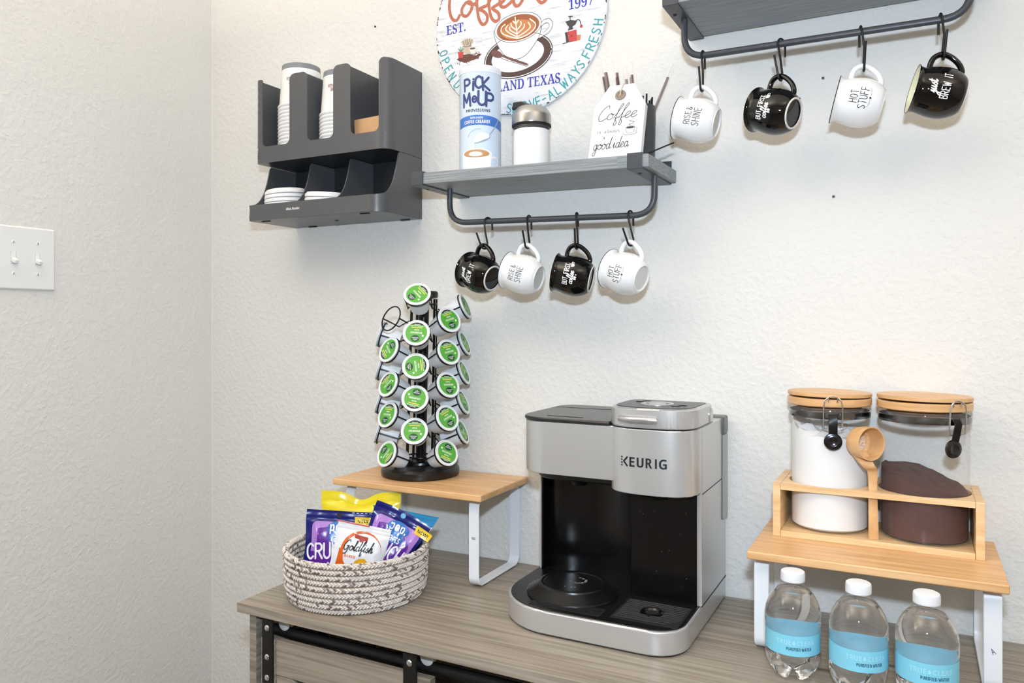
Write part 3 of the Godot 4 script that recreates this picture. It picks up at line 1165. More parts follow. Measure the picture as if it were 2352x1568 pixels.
func paper_cups(at: Vector3, count: int, step: float, which: String) -> void:
	var proto: Node3D = null
	var last: Node3D = null
	for k in count:
		var where := ["bottom", "second from the bottom", "third from the bottom", "fourth from the bottom", "fifth from the bottom", "sixth from the bottom", "seventh from the bottom", "eighth from the bottom", "eighth from the top", "seventh from the top", "sixth from the top", "fifth from the top", "fourth from the top", "third from the top", "second from the top", "topmost"][k if k < 4 or count > 12 else k + 4] as String
		if k == count - 1:
			where = "topmost"
		var lb := "white paper cup in the organizer's %s bin, %s" % [which, where + (" upside-down cup" if where == "topmost" else "")]
		if proto == null:
			proto = thing("paper_cup", lb, "paper cup", at, "upside-down paper cups in the organizer")
			var s := Shape.new()
			s.lathe(P(".0462,.0 .0488,.0008 .0500,.0032 .0488,.0056 .0462,.0063 .04123,.0818 .0408,.0818 .0460,.0060 .0459,.0006 .0462,0"), Transform3D(Basis(), at), 40)
			s.lathe(P("0,.0880 .0404,.0880 .0404,.0874 0,.0874"), Transform3D(Basis(), at), 36)
			part(proto, "cup_body", s, M.paper)
			var g := Shape.new()
			g.lathe(P(".04135,.0817 .04058,.0928 .0403,.0931 .0399,.0931 .0400,.0881"), Transform3D(Basis(), at), 36)
			part(proto, "base_ring", g, mat(Color(0.52, 0.54, 0.56), 0.6))
		else:
			last = dup(proto, lb, Transform3D(Basis(Vector3.UP, TAU / 40.0 * 3 * k), at + Vector3(0.00003 * k, step * k, 0.00002 * k)))
	# only the topmost cup shows its print
	last.basis = Basis()
	var w := Shape.new()
	var rr := 0.0430
	var az := atan2(EYE.x - at.x, EYE.z - at.z)
	var f := func(p: Vector2) -> Vector3:
		var r := lerpf(0.0463, 0.0405, clampf((p.y - 0.0063) / 0.0867, 0.0, 1.0)) + 0.0004
		return Vector3(sin(az + p.x / rr) * r, p.y, cos(az + p.x / rr) * r)
	letters(w, "HOT", "Droid Sans", true, Vector2(-0.026, 0.058), 0.016, 0.008, -PI / 2, f, Vector3(sin(az - 0.6), 0, cos(az - 0.6)))
	letters(w, "FOR", "Droid Sans", true, Vector2(-0.020, 0.050), 0.008, 0.014, PI, f, Vector3(sin(az), 0, cos(az)))
	local_part(last, "lettering", w, mat(Color(0.62, 0.33, 0.26), 0.6) if which == "middle" else mat(Color(0.5, 0.5, 0.5), 0.6))
	proto.set_meta("label", "white paper cup in the organizer's %s bin, lowest of its stack" % which)

# ------------------------------------------------------------------ round sign
func round_sign() -> void:
	var ctr := Vector3(0.847, 1.8815, 0.0)
	var r := 0.1871
	var o := thing("round_sign", "round whitewashed metal wall sign with a coffee cup picture and blue lettering", "sign", ctr)
	var im := Image.create(512, 512, false, Image.FORMAT_RGB8)
	var a := noise(FastNoiseLite.TYPE_SIMPLEX_SMOOTH, 1.0, 3, 3)
	for y in 512:
		for x in 512:
			var q := a.get_noise_2d(x * 0.010 + y * 0.004, y * 0.09)
			var e := a.get_noise_2d(x * 0.03 + 60.0, y * 0.03)
			var g := clampf(q * 1.8 - 0.30 + e * 0.4, 0.0, 1.0)
			im.set_pixel(x, y, Color(0.885, 0.895, 0.925).lerp(Color(0.745, 0.77, 0.81), g))
	var wm := mat(Color.WHITE, 0.4)
	wm.albedo_texture = ImageTexture.create_from_image(im)
	wm.uv1_triplanar = true
	wm.uv1_world_triplanar = true
	wm.uv1_scale = Vector3(2.6, 2.6, 2.6)
	var s := Shape.new()
	s.lathe(PackedVector2Array([Vector2(0, 0.006), Vector2(r - 0.002, 0.006), Vector2(r - 0.0006, 0.0055), Vector2(r, 0.0045), Vector2(r, 0.001), Vector2(0, 0.001)]), frame(ctr, Vector3.RIGHT, Vector3.BACK), 96)
	part(o, "plate", s, wm)
	var hint := Vector3.BACK
	var lay := func(k: int) -> Callable: return on_plane(ctr + Vector3(0, 0, 0.006), Vector3(0.001, 0, 0), Vector3(0, 0.001, 0), 0.00012 * k)
	var L1: Callable = lay.call(1)
	var L2: Callable = lay.call(2)
	var L3: Callable = lay.call(3)
	var L4: Callable = lay.call(4)
	var L5: Callable = lay.call(5)
	var L6: Callable = lay.call(6)
	# worn dark rim
	var rng := RandomNumberGenerator.new()
	rng.seed = 4
	var rim := Shape.new()
	for k in 110:
		var t := rng.randf() * TAU
		var w := rng.randf_range(0.012, 0.05)
		var d := rng.randf_range(0.8, 3.4) * (1.0 if rng.randf() < 0.75 else 1.8)
		var p := PackedVector2Array([Vector2(cos(t), sin(t)) * 186.3])
		for j in 6:
			p.append(Vector2(cos(t + w * (j + 0.5) / 6), sin(t + w * (j + 0.5) / 6)) * (186.3 - d * rng.randf_range(0.3, 1.0)))
		for j in 5:
			p.append(Vector2(cos(t + w * (1 - j / 5.0)), sin(t + w * (1 - j / 5.0))) * 186.3)
		rim.fill(p, L1, 50.0, hint)
	part(o, "worn_rim", rim, mat(Color(0.23, 0.19, 0.19), 0.7))
	var w := Shape.new()
	for q in ["-130.6,30.3 -136.4,22.2 -144.1,22.8 -151.0,32.3 -154.9,49.7 -152.9,72.6 -147.1,84.8 -132,98 -122,94", "-116.1,53.2 -124.8,42.4 -123.8,30.7 -114.2,26.0 -104.7,33.8 -100.9,44.5 -104.7,52.5 -112.3,53.6 -100.9,46.7 -89.5,48.9", "-93.3,44.7 -85.8,59.6 -76.4,80 -82,92 -89.5,75 -90,52 -89.5,40.8 -85.8,17.2 -77.3,2.7 -68.0,5.9 -66.1,17.7 -74.5,28.2 -83.9,34.8 -67.0,38.2", "-67,38.2 -58,50 -46,76 -52,90 -60.5,75 -62.4,54.4 -62.4,38.9 -57.8,15.4 -48.5,3.7 -39.4,7.2 -41.2,18.8 -54.1,30.1 -46.7,34.3 -34.5,39.0", "-34.8,36.9 -26.6,43.4 -28.4,52.1 -36.6,47.3 -36.6,34.0 -29.3,27.9 -19.4,30.8 -8.6,38.3", "-8.6,38.3 2.2,44.4 -1.4,50.3 -7.7,38.9 -3.2,26.5 5.7,26.0 14.6,37.0", "45,95 50,60 44.5,34.1 48.8,24.6 54.8,21.1 63.7,26.0 68.5,40.2 58,58 70,72 66,92 48,97"]:
		w.stroke(curve(P(q), 5), 6.4, L2, hint)
	part(o, "lettering", w, mat(Color(0.72, 0.43, 0.33), 0.6))
	var b := Shape.new()
	letters(b, "EST.", "Droid Serif", true, Vector2(-139.2, 4.9), 19.1, 45.6, 0.02, L2, hint)
	letters(b, "1997", "Droid Serif", true, Vector2(134.9, 6.8), 20.6, 50.1, 0.02, L2, hint)
	letters(b, "LAND TEXAS", "Droid Serif", true, Vector2(23.8, -128.1), 19.7, 137.3, 0.0, L2, hint)
	part(o, "lettering", b, mat(Color(0.20, 0.25, 0.66), 0.6))
	var t := Shape.new()
	var arc := [["O", -166.5], ["P", -160.7], ["E", -154.4], ["N", -148.4], ["D", -141.0], ["S", -95.6], ["E", -91.2], ["R", -84.5], ["V", -79.0], ["E", -74.4], ["-", -70.3], ["A", -65.2], ["L", -59.9], ["W", -54.4], ["A", -48.8], ["Y", -43.8], ["S", -39.2], ["F", -32.4], ["R", -27.5], ["E", -22.5], ["S", -17.6], ["H", -12.2]]
	for q in arc:
		var th: float = deg_to_rad(q[1])
		skinny(t, q[0], Vector2(cos(th), sin(th)) * 173.5, 17.5, th + PI / 2, 2.5, L2, hint, 1.15)
	part(o, "lettering", t, mat(Color(0.22, 0.62, 0.65), 0.6))
	# saucer, cup and coffee, laid one over the other
	var line := mat(Color(0.22, 0.19, 0.19), 0.6)
	var brown := Shape.new()
	brown.fill(ellipse(Vector2(2.2, -72.6), 74.2, 42.4, 0.05, 56), L2, 60.0, hint)
	part(o, "saucer_print", brown, mat(Color(0.30, 0.22, 0.22), 0.6))
	var ow := Shape.new()
	ow.fill(ellipse(Vector2(1.3, -72.2), 57.5, 30.5, 0.06, 56), L3, 60.0, hint)
	ow.stroke(curve(ellipse(Vector2(2.2, -72.6), 72.2, 40.6, 0.05, 56), 1, true), 1.5, L3, hint)
	part(o, "saucer_well_print", ow, mat(Color(0.90, 0.91, 0.92), 0.6))
	var cupm := Shape.new()
	cupm.fill(P("-50.4,-14 -50.8,-21.4 -45.8,-38.4 -37.5,-52.6 -26.6,-67.2 -12.2,-76.2 2.2,-78.9 16.4,-75.6 28.7,-66.6 41.0,-52.8 49.7,-40.2 53.1,-22 40,-6 0,4 -40,-3"), L4, 60.0, hint)
	cupm.fill(ellipse(Vector2(2.2, -17), 51.0, 28.2, 0.01, 48), L4, 60.0, hint)
	cupm.stroke(curve(P("51.4,-23.3 58.3,-16.7 68.6,-16.2 73.7,-24.1 68.6,-34.1 58.3,-40.1 48.8,-43.2"), 6), 6.0, L4, hint)
	part(o, "cup_print", cupm, mat(Color(0.92, 0.93, 0.94), 0.6))
	var ol := Shape.new()
	ol.stroke(curve(P("-50.4,-14 -50.8,-21.4 -45.8,-38.4 -37.5,-52.6 -26.6,-67.2 -12.2,-76.2 2.2,-78.9 16.4,-75.6 28.7,-66.6 41.0,-52.8 49.7,-40.2 53.1,-22"), 5), 0.9, L5, hint)
	ol.stroke(curve(ellipse(Vector2(2.2, -17), 51.0, 28.2, 0.01, 40), 1, true), 0.9, L5, hint)
	ol.stroke(curve(P("52,-19 58.3,-12.9 70.6,-12.4 77.2,-24.1 70.6,-37.1 58.3,-43.1 48.8,-46.2"), 6), 0.8, L5, hint)
	ol.stroke(curve(P("51.4,-27 58.3,-20.7 67.0,-20.2 69.7,-25.1 66.6,-31.1 58.3,-36.6"), 6), 0.7, L5, hint)
	ol.stroke(curve(ellipse(Vector2(2.2, -72.6), 74.6, 42.8, 0.05, 56), 1, true), 0.9, L5, hint)
	ol.stroke(curve(P("-58,-72 -50,-60 -38,-66 -30,-74 10,-91 22,-96 24,-92 8,-84 -28,-68"), 5), 0.8, L5, hint)
	part(o, "outline_print", ol, line)
	var cf := Shape.new()
	cf.fill(ellipse(Vector2(2.2, -17.6), 46.5, 25.0, 0.01, 48), L5, 60.0, hint)
	part(o, "coffee_print", cf, mat(Color(0.62, 0.36, 0.22), 0.6))
	var cr := Shape.new()
	cr.fill(ellipse(Vector2(2.8, -21.5), 36.0, 18.5, 0.0, 40), L6, 60.0, hint)
	part(o, "crema_print", cr, mat(Color(0.78, 0.50, 0.31), 0.6))
	var L7: Callable = lay.call(7)
	var cm := Shape.new()
	for q in ["1.3,-39.3 0.4,-23.8 -1.4,-10.8 -3.2,3.1", "0.4,-38.5 -19.4,-30.8 -33.1,-21.8 -33.1,-11.8 -25.6,-6.9", "1.3,-39.0 21.7,-35.8 37.5,-27.1 40.2,-16.4 28.7,-5.7", "0.8,-35.4 -14.0,-26.5 -24.1,-17.1 -19.4,-9.8", "1.8,-35.6 19.9,-28.8 29.7,-20.9 25.2,-11.9", "0.0,-22.6 -10.6,-13.7 -12.4,-6.8", "0.0,-22.6 9.5,-14.0 8.7,-7.1", "-1.4,-10.2 -7.8,-3.5", "-1.4,-10.2 4.1,-3.6", "0.5,-30 -14,-20 -15,-14", "0.5,-30 15,-21 17,-14"]:
		cm.stroke(curve(P(q), 5), 2.6, L7, hint)
	part(o, "milk_print", cm, mat(Color(0.95, 0.91, 0.85), 0.6))
	var sp := Shape.new()
	sp.fill(ellipse(Vector2(-44.5, -62.0), 13.8, 6.8, -0.45, 24), L6, 60.0, hint)
	sp.stroke(P("-33,-66.4 -10.4,-78.4 9.3,-87.0 21.6,-92.2"), 4.2, L6, hint)
	part(o, "spoon_print", sp, mat(Color(0.43, 0.29, 0.27), 0.6))
	# the little mill on the right
	var ml := Shape.new()
	ml.fill(P("102.5,-44.6 125.8,-42.8 127.8,-64.2 106.7,-64.1"), L2, 60.0, hint)
	ml.fill(ellipse(Vector2(135.7, -38.5), 3.0, 3.0, 0, 12), L2, 60.0, hint)
	part(o, "mill_box_print", ml, mat(Color(0.76, 0.27, 0.27), 0.6))
	var mo := Shape.new()
	mo.fill(P("126.5,-53.2 134.8,-53.9 133.7,-63.7 126.6,-63.6"), L3, 60.0, hint)
	part(o, "mill_drawer_print", mo, mat(Color(0.80, 0.50, 0.36), 0.6))
	var mk := Shape.new()
	mk.fill(P("103.3,-24.0 114.2,-22.8 127.4,-26.7 124.1,-33.0 118,-36 119,-41 108,-42 111,-36 106.7,-30.7"), L3, 60.0, hint)
	mk.stroke(P("112.5,-15.6 113.4,-23.4"), 1.6, L3, hint)
	mk.stroke(P("110.0,-15.9 117.5,-16.5"), 2.2, L3, hint)
	mk.stroke(curve(P("122,-30 127,-25.0 132.4,-26.9 135.5,-36.3"), 5), 1.8, L3, hint)
	mk.stroke(P("102.8,-45 106.9,-64 98,-64.9"), 1.4, L3, hint)
	mk.fill(P("102.5,-44.6 107,-44.3 110.5,-64.1 105,-64.4"), L3, 60.0, hint)
	mk.fill(ellipse(Vector2(116, -53), 1.6, 1.6, 0, 10), L3, 60.0, hint)
	part(o, "mill_ink_print", mk, mat(Color(0.24, 0.24, 0.27), 0.6))
	# sack, pot, beans and small cup on the left
	var sk := Shape.new()
	sk.fill(P("-127.7,-23.8 -118.1,-20.4 -106,-20 -99.0,-23.6 -97.6,-29 -103.7,-34.9 -97.1,-49.5 -112.3,-52.0 -123.8,-45.2 -121.8,-34.6"), L2, 60.0, hint)
	part(o, "sack_print", sk, mat(Color(0.78, 0.73, 0.65), 0.6))
	var bn := Shape.new()
	bn.fill(P("-137.3,-58.3 -121.9,-50.8 -104.7,-51.9 -93.3,-57.6 -85.8,-53.9 -79.1,-56.1 -89.5,-63.8 -100.9,-65.3 -118.1,-67.7 -131.5,-62.2"), L3, 60.0, hint)
	for k in 40:
		bn.fill(ellipse(Vector2(rng.randf_range(-136, -80), rng.randf_range(-69, -52)), 1.5, 1.0, rng.randf() * 3, 8), L3, 60.0, hint)
	part(o, "beans_print", bn, mat(Color(0.40, 0.24, 0.21), 0.6))
	var pt := Shape.new()
	pt.fill(P("-134.4,-43.5 -120.9,-45.5 -122.9,-57.7 -132.5,-56.2"), L4, 60.0, hint)
	part(o, "pot_print", pt, mat(Color(0.78, 0.27, 0.25), 0.6))
	var lf := Shape.new()
	for q in ["-128,-44 -133,-37", "-128,-44 -129,-34", "-127,-44 -124,-36", "-127,-44 -121,-39"]:
		lf.stroke(P(q), 1.8, L4, hint)
	part(o, "leaf_print", lf, mat(Color(0.42, 0.58, 0.40), 0.6))
	var sc := Shape.new()
	sc.fill(P("-107.5,-41.2 -91.4,-42.2 -93.3,-50.1 -98.0,-52.9 -103.7,-50.1"), L5, 60.0, hint)
	sc.stroke(curve(P("-91.5,-43 -87,-44 -89,-49 -93,-50"), 4), 1.2, L5, hint)
	part(o, "small_cup_print", sc, mat(Color(0.90, 0.89, 0.87), 0.6))
	var so := Shape.new()
	so.fill(ellipse(Vector2(-99.4, -41.9), 6.6, 1.8, -0.06, 16), L6, 60.0, hint)
	for q in ["-123,-34.4 -113,-36.5 -103.5,-34.9", "-117,-22 -114,-33", "-107,-21 -109,-33", "-112,-20.5 -112,-33", "-122,-24 -118,-33", "-102,-24 -105,-33"]:
		so.stroke(P(q), 0.8, L6, hint)
	part(o, "sketch_ink_print", so, mat(Color(0.35, 0.27, 0.25), 0.6))

# ------------------------------------------------------------------ risers
func riser(label: String, x0: float, x1: float, z0: float, z1: float, top: float, zl0: float, zl1: float, inset: float, mark: String) -> void:
	var o := thing("shelf_riser", label, "riser", Vector3((x0 + x1) / 2, TOP, (z0 + z1) / 2))
	var th := 0.012
	var s := Shape.new()
	s.rbox(Vector3((x0 + x1) / 2, top - th / 2, (z0 + z1) / 2), Vector3(x1 - x0, th, z1 - z0), 0.0022, 2)
	part(o, "top_board", s, M.bamboo)
	for x in [x0 + inset, x1 - inset]:
		var l := Shape.new()
		var loop := rounded(PackedVector2Array([Vector2(zl0, TOP + 0.0032), Vector2(zl1, TOP + 0.0032), Vector2(zl1, top - th - 0.0018), Vector2(zl0, top - th - 0.0018)]), [0.016], 7)
		var pts := PackedVector3Array()
		for p in loop:
			pts.append(Vector3(x, p.y, p.x))
		l.strap(pts, Vector3.RIGHT, 0.021, 0.0032, true)
		var leg := part(o, "leg_frame", l, M.white_metal)
		var g := Shape.new()
		for z in [zl0 + 0.025, zl1 - 0.025]:
			g.rbox(Vector3(x, TOP + 0.0008, z), Vector3(0.019, 0.0016, 0.014), 0.0006, 1)
		part(leg, "foot_pad", g, M.rubber)
	if mark:
		var w := Shape.new()
		letters(w, mark, "Droid Sans", false, Vector2((x1 - inset), TOP + 0.088 if mark == "8" else TOP + 0.055), 0.0075, 0.0045, PI / 2 if mark == "8" else 0.5, on_plane(Vector3(0, 0, zl1 + 0.0018), Vector3.RIGHT, Vector3.UP, 0.0002), Vector3.BACK)
		part(o, "mark", w, mat(Color(0.3, 0.3, 0.32), 0.6))

func risers() -> void:
	riser("bamboo riser on white loop legs carrying the pod carousel behind the basket", 0.543, 0.871, 0.004, 0.190, 0.990, 0.012, 0.168, 0.026, "8")
	riser("bamboo riser on white loop legs carrying the jar rack above the water bottles", 1.325, 1.640, 0.012, 0.226, 0.967, 0.02, 0.203, 0.0165, "A")

# ------------------------------------------------------------------ coffee maker
func flat_up(y: float) -> Transform3D:      # polygon (x, z) laid level, pushed up from y
	return Transform3D(Basis(Vector3.RIGHT, Vector3.BACK, Vector3.UP), Vector3(0, y, 0))

func coffee_maker() -> void:
	var xl := 0.952
	var xr := 1.25
	var o := thing("coffee_maker", "silver and black two-way pod and carafe coffee maker on the worktop", "coffee maker", Vector3(1.1, TOP, 0.15))
	var y0 := TOP + 0.002
	var base := rounded(PackedVector2Array([Vector2(xl - 0.008, 0.01), Vector2(xr, 0.01), Vector2(xr, 0.301), Vector2(xl - 0.008, 0.301)]), [0.004, 0.004, 0.05, 0.10], 14)
	var s := Shape.new()
	s.prism(base, 0.035, flat_up(y0), 0.003)
	part(o, "base", s, M.silver, 50)
	var deckp := rounded(PackedVector2Array([Vector2(xl - 0.004, 0.014), Vector2(xr - 0.004, 0.014), Vector2(xr - 0.004, 0.297), Vector2(xl - 0.004, 0.297)]), [0.002, 0.002, 0.046, 0.097], 14)
	var d := Shape.new()
	d.prism(deckp, 0.002, flat_up(y0 + 0.0342), 0.0005)
	part(o, "deck", d, M.deck_black)
	var ft := Shape.new()
	ft.prism(rounded(PackedVector2Array([Vector2(xl - 0.004, 0.014), Vector2(xr - 0.004, 0.014), Vector2(xr - 0.004, 0.296), Vector2(xl - 0.004, 0.296)]), [0.004, 0.004, 0.046, 0.096], 10), 0.003, flat_up(TOP), 0.0)
	part(o, "underside", ft, M.rubber)
	var yd := y0 + 0.0362
	# shell: back and flanks
	var sh := Shape.new()
	sh.rbox(Vector3(xr - 0.004, (yd + 1.129) / 2, 0.0935), Vector3(0.008, 1.129 - yd, 0.167), 0.0015, 1)
	sh.rbox(Vector3(xl + 0.0015, (yd + 1.10) / 2, 0.066), Vector3(0.003, 1.10 - yd, 0.112), 0.001, 1)
	sh.box(Vector3((xl + xr) / 2, (yd + 1.12) / 2, 0.014), Vector3(xr - xl - 0.008, 1.12 - yd, 0.008), 0.001)
	part(o, "shell", sh, M.silver)
	# black lining: hollow for the carafe on the left, flat wall behind the mug stand on the right
	var lp := PackedVector2Array([Vector2(xl + 0.003, 0.018), Vector2(xl + 0.003, 0.1215)])
	for k in 15:
		var a := PI * k / 14.0
		lp.append(Vector2(1.0475 - cos(a) * 0.0895, 0.1215 - sin(a) * 0.050))
	lp.append(Vector2(1.137, 0.175))
	lp.append(Vector2(1.1385, 0.1765))
	lp.append(Vector2(xr - 0.008, 0.1765))
	lp.append(Vector2(xr - 0.008, 0.018))
	var ln := Shape.new()
	ln.prism(lp, 1.045 - yd, flat_up(yd), 0.0)
	part(o, "cavity_lining", ln, M.gloss_black, 30)
	# left head with its dark lid
	var hl := rounded(PackedVector2Array([Vector2(xl + 0.001, 0.012), Vector2(1.16, 0.012), Vector2(1.16, 0.216), Vector2(xl + 0.001, 0.216)]), [0.004, 0.0, 0.0, 0.05], 14)
	var h1 := Shape.new()
	h1.prism(hl, 0.0845, flat_up(1.0445), 0.0015)
	part(o, "brew_head", h1, M.silver, 45)
	var br := Shape.new()
	br.prism(rounded(PackedVector2Array([Vector2(0.972, 0.04), Vector2(1.135, 0.04), Vector2(1.135, 0.203), Vector2(0.972, 0.203)]), [0.0, 0.0, 0.01, 0.045], 8), 0.012, flat_up(1.0335), 0.003)
	br.lathe(P("0,-.012 .012,-.012 .016,-.006 .02,0 0,0"), Transform3D(Basis(), Vector3(1.045, 1.034, 0.165)), 20)
	part(o, "drip_outlet", br, M.deck_black)
	var lid := rounded(PackedVector2Array([Vector2(xl - 0.0005, 0.012), Vector2(1.116, 0.012), Vector2(1.116, 0.2185), Vector2(xl - 0.0005, 0.2185)]), [0.03, 0.0, 0.0, 0.05], 14)
	var ld := Shape.new()
	ld.prism(lid, 0.0065, flat_up(1.1292), 0.0018)
	part(o, "reservoir_lid", ld, mat(Color(0.12, 0.12, 0.125), 0.28), 45)
	var lt := Shape.new()
	lt.box(Vector3(1.028, 1.1358, 0.186), Vector3(0.062, 0.0012, 0.006))
	lt.box(Vector3(1.036, 1.1358, 0.062), Vector3(0.158, 0.0008, 0.0016))
	lt.lathe(P("0,.0004 .011,.0008 .0125,.0002 .0125,-.001 0,-.001"), Transform3D(Basis(), Vector3(1.098, 1.1358, 0.042)), 20)
	part(o, "lid_grip", lt, M.gloss_black)
	# pod head with bowed front
	var xm := 1.1815
	var bow := func(grow: float, zb: float) -> PackedVector2Array:
		var q := PackedVector2Array([Vector2(1.1135 - grow, zb), Vector2(xr + grow, zb)])
		for k in 29:
			var t := 1.0 - 2.0 * k / 28.0
			q.append(Vector2(xm + t * (0.068 + grow), 0.193 + (0.043 + grow) * pow(maxf(0.0, 1.0 - pow(absf(t), 3.0)), 0.5)))
		return q
	var h2 := Shape.new()
	h2.prism(bow.call(0.0, 0.012), 1.1295 - 1.0315, flat_up(1.0315), 0.0015)
	part(o, "pod_head", h2, M.silver, 45)
	var sm := Shape.new()
	sm.prism(bow.call(-0.0015, 0.10), 0.002, flat_up(1.1293), 0.0)
	part(o, "seam", sm, M.gloss_black)
	var tl := Shape.new()
	var lidp: PackedVector2Array = bow.call(0.0003, 0.105)
	tl.prism(rounded(lidp, [0.025, 0.012, 0.0], 6), 0.030, flat_up(1.1310), 0.0025)
	var top := part(o, "pod_lid", tl, M.silver, 45)
	var tp := Shape.new()
	tp.prism(rounded(bow.call(-0.007, 0.113), [0.02, 0.01, 0.0], 6), 0.0014, flat_up(1.1606), 0.0005)
	part(top, "control_panel", tp, mat(Color(0.16, 0.165, 0.17), 0.3))
	var rg := Shape.new()
	rg.lathe(P(".019,0 .019,.0012 .0205,.0018 .0245,.0018 .026,.0012 .026,0 .019,0"), Transform3D(Basis(), Vector3(1.179, 1.1618, 0.172)), 36)
	rg.lathe(P("0,0 .014,0 .014,.0012 0,.0016"), Transform3D(Basis(), Vector3(1.179, 1.1618, 0.172)), 30)
	part(top, "button_ring", rg, M.silver)
	var bt := Shape.new()
	for q in [[1.145, 0.15], [1.151, 0.135], [1.214, 0.192], [1.22, 0.178]]:
		bt = Shape.new()
		bt.rbox(Vector3(q[0], 1.1624, q[1]), Vector3(0.014, 0.0014, 0.006), 0.0006, 1)
		part(top, "button", bt, M.gloss_black)
	var bar := Shape.new()
	var bp := PackedVector3Array()
	for k in 11:
		var x := 1.1395 + 0.058 * k / 10.0
		var t := (x - xm) / 0.068
		var zf := 0.193 + 0.043 * sqrt(maxf(0.0, 1.0 - pow(absf(t), 3.0)))
		bp.append(Vector3(x, 1.1445, zf - 0.001 + 0.0075 * pow(sin(PI * clampf(k / 10.0, 0.03, 0.97)), 0.35)))
	bar.tube(bp, 0.0052, 12)
	part(top, "handle", bar, mat(Color(0.80, 0.80, 0.81), 0.22, 0.8))
	var hg := Shape.new()
	hg.lathe(P("0,.0016 .0095,.0016 .0115,.0008 .0115,-.004 0,-.004"), frame(Vector3(xr + 0.0006, 1.1435, 0.122), Vector3.BACK, Vector3.RIGHT), 28)
	part(top, "hinge_cap", hg, mat(Color(0.78, 0.78, 0.79), 0.25, 0.7))
	var oc := Shape.new()
	oc.prism(rounded(PackedVector2Array([Vector2(1.128, 0.10), Vector2(1.236, 0.10), Vector2(1.236, 0.222), Vector2(1.128, 0.222)]), [0.01, 0.01, 0.04, 0.04], 8), 0.006, flat_up(1.0262), 0.002)
	oc.lathe(P("0,-.012 .010,-.012 .014,-.004 .018,0 0,0"), Transform3D(Basis(), Vector3(1.185, 1.027, 0.18)), 20)
	part(o, "pod_outlet", oc, M.deck_black)
	# grooves and water tank on the right flank
	var gr := Shape.new()
	gr.box(Vector3(xr, 1.0285, 0.108), Vector3(0.0012, 0.0013, 0.135))
	gr.box(Vector3(xr, 1.045, 0.0405), Vector3(0.0012, 0.168, 0.0013))
	gr.box(Vector3(xr, 0.8585, 0.094), Vector3(0.0012, 0.0013, 0.166))
	part(o, "groove", gr, mat(Color(0.10, 0.10, 0.10), 0.6))
	var tk := Shape.new()
	tk.rbox(Vector3(xr + 0.0005, 1.03, 0.024), Vector3(0.006, 0.142, 0.030), 0.0025, 2)
	part(o, "water_tank", tk, mat(Color(0.60, 0.61, 0.60), 0.15))
	var tc := Shape.new()
	tc.rbox(Vector3(xr - 0.02, 1.117, 0.0265), Vector3(0.048, 0.03, 0.035), 0.004, 2)
	part(o, "tank_cap", tc, mat(Color(0.36, 0.37, 0.37), 0.35))
	# warming plate
	var wp := Shape.new()
	wp.lathe(P("0,.0165 .046,.0165 .0475,.018 .0505,.0188 .0535,.0175 .0545,.0150 .0690,.0060 .0725,.0042 .0733,.0016 .0725,0 0,0"), Transform3D(Basis(), Vector3(1.051, yd - 0.0003, 0.2075)), 56)
	part(o, "warming_plate", wp, M.deck_black, 35)
	# drip grilles
	var gl := Shape.new()
	gl.box(Vector3(1.19, yd + 0.0004, 0.236), Vector3(0.100, 0.001, 0.086), 0.0003)
	gl.box(Vector3(1.068, yd + 0.0003, 0.272), Vector3(0.115, 0.0008, 0.028), 0.0003)
	part(o, "drip_tray", gl, M.rubber)
	var slat_m := mat(Color(0.34, 0.335, 0.34), 0.3, 0.6)
	for k in 12:
		var z := 0.199 + 0.0066 * k
		var x1 := 1.237 - maxf(0.0, (z - 0.255) * 0.9)
		var parts := [[1.144, x1]]
		if absf(z - 0.236) < 0.0145:
			parts = [[1.144, 1.174], [1.207, x1]]
		var sl := Shape.new()
		for q in parts:
			sl.rbox(Vector3((q[0] + q[1]) / 2, yd + 0.0016, z), Vector3(q[1] - q[0], 0.0016, 0.0021), 0.0006, 1)
		part(o, "grille_slat", sl, slat_m)
	for k in 5:
		var z := 0.2585 + 0.0058 * k
		var sl := Shape.new()
		sl.rbox(Vector3(1.0685 + k * 0.001, yd + 0.0014, z), Vector3(0.113 - k * 0.004, 0.0014, 0.0018), 0.0005, 1)
		part(o, "grille_slat", sl, mat(Color(0.16, 0.16, 0.165), 0.35, 0.4))
	var dh := Shape.new()
	dh.lathe(P(".0105,.0006 .0125,.0034 .0150,.0040 .0168,.0030 .0170,.0004 .0105,.0004"), Transform3D(Basis(), Vector3(1.190, yd, 0.236)), 30)
	part(o, "drain_ring", dh, M.gloss_black)
	# dried splashes of coffee and lime
	var rng := RandomNumberGenerator.new()
	rng.seed = 12
	var spl := Shape.new()
	for k in 26:
		var a := rng.randf_range(-2.4, 1.6)
		var r := 0.0702 if k < 20 else rng.randf_range(0.0, 0.03)
		var p := Vector3(1.0475 + sin(a) * r, yd + (0.0035 if k < 20 else 0.0166), 0.2045 + cos(a) * r)
		spl.rbox(p, Vector3(rng.randf_range(0.001, 0.0035), 0.0006, rng.randf_range(0.0008, 0.002)), 0.0003, 1)
	for k in 12:
		var a := -1.3 + k * 0.21 + rng.randf() * 0.1
		spl.rbox(Vector3(1.0475 + cos(a) * 0.02 * (1 + rng.randf() * 0.25), yd + 0.0165, 0.197 + sin(a) * 0.014), Vector3(0.0035, 0.0004, 0.0014), 0.0002, 1)
	for k in 9:
		spl.rbox(Vector3(rng.randf_range(1.15, 1.23), yd + rng.randf_range(0.02, 0.15), 0.1767), Vector3(0.0009, 0.0009, 0.0004), 0.0002, 1)
	part(o, "dried_splash", spl, mat(Color(0.60, 0.59, 0.57), 0.8))
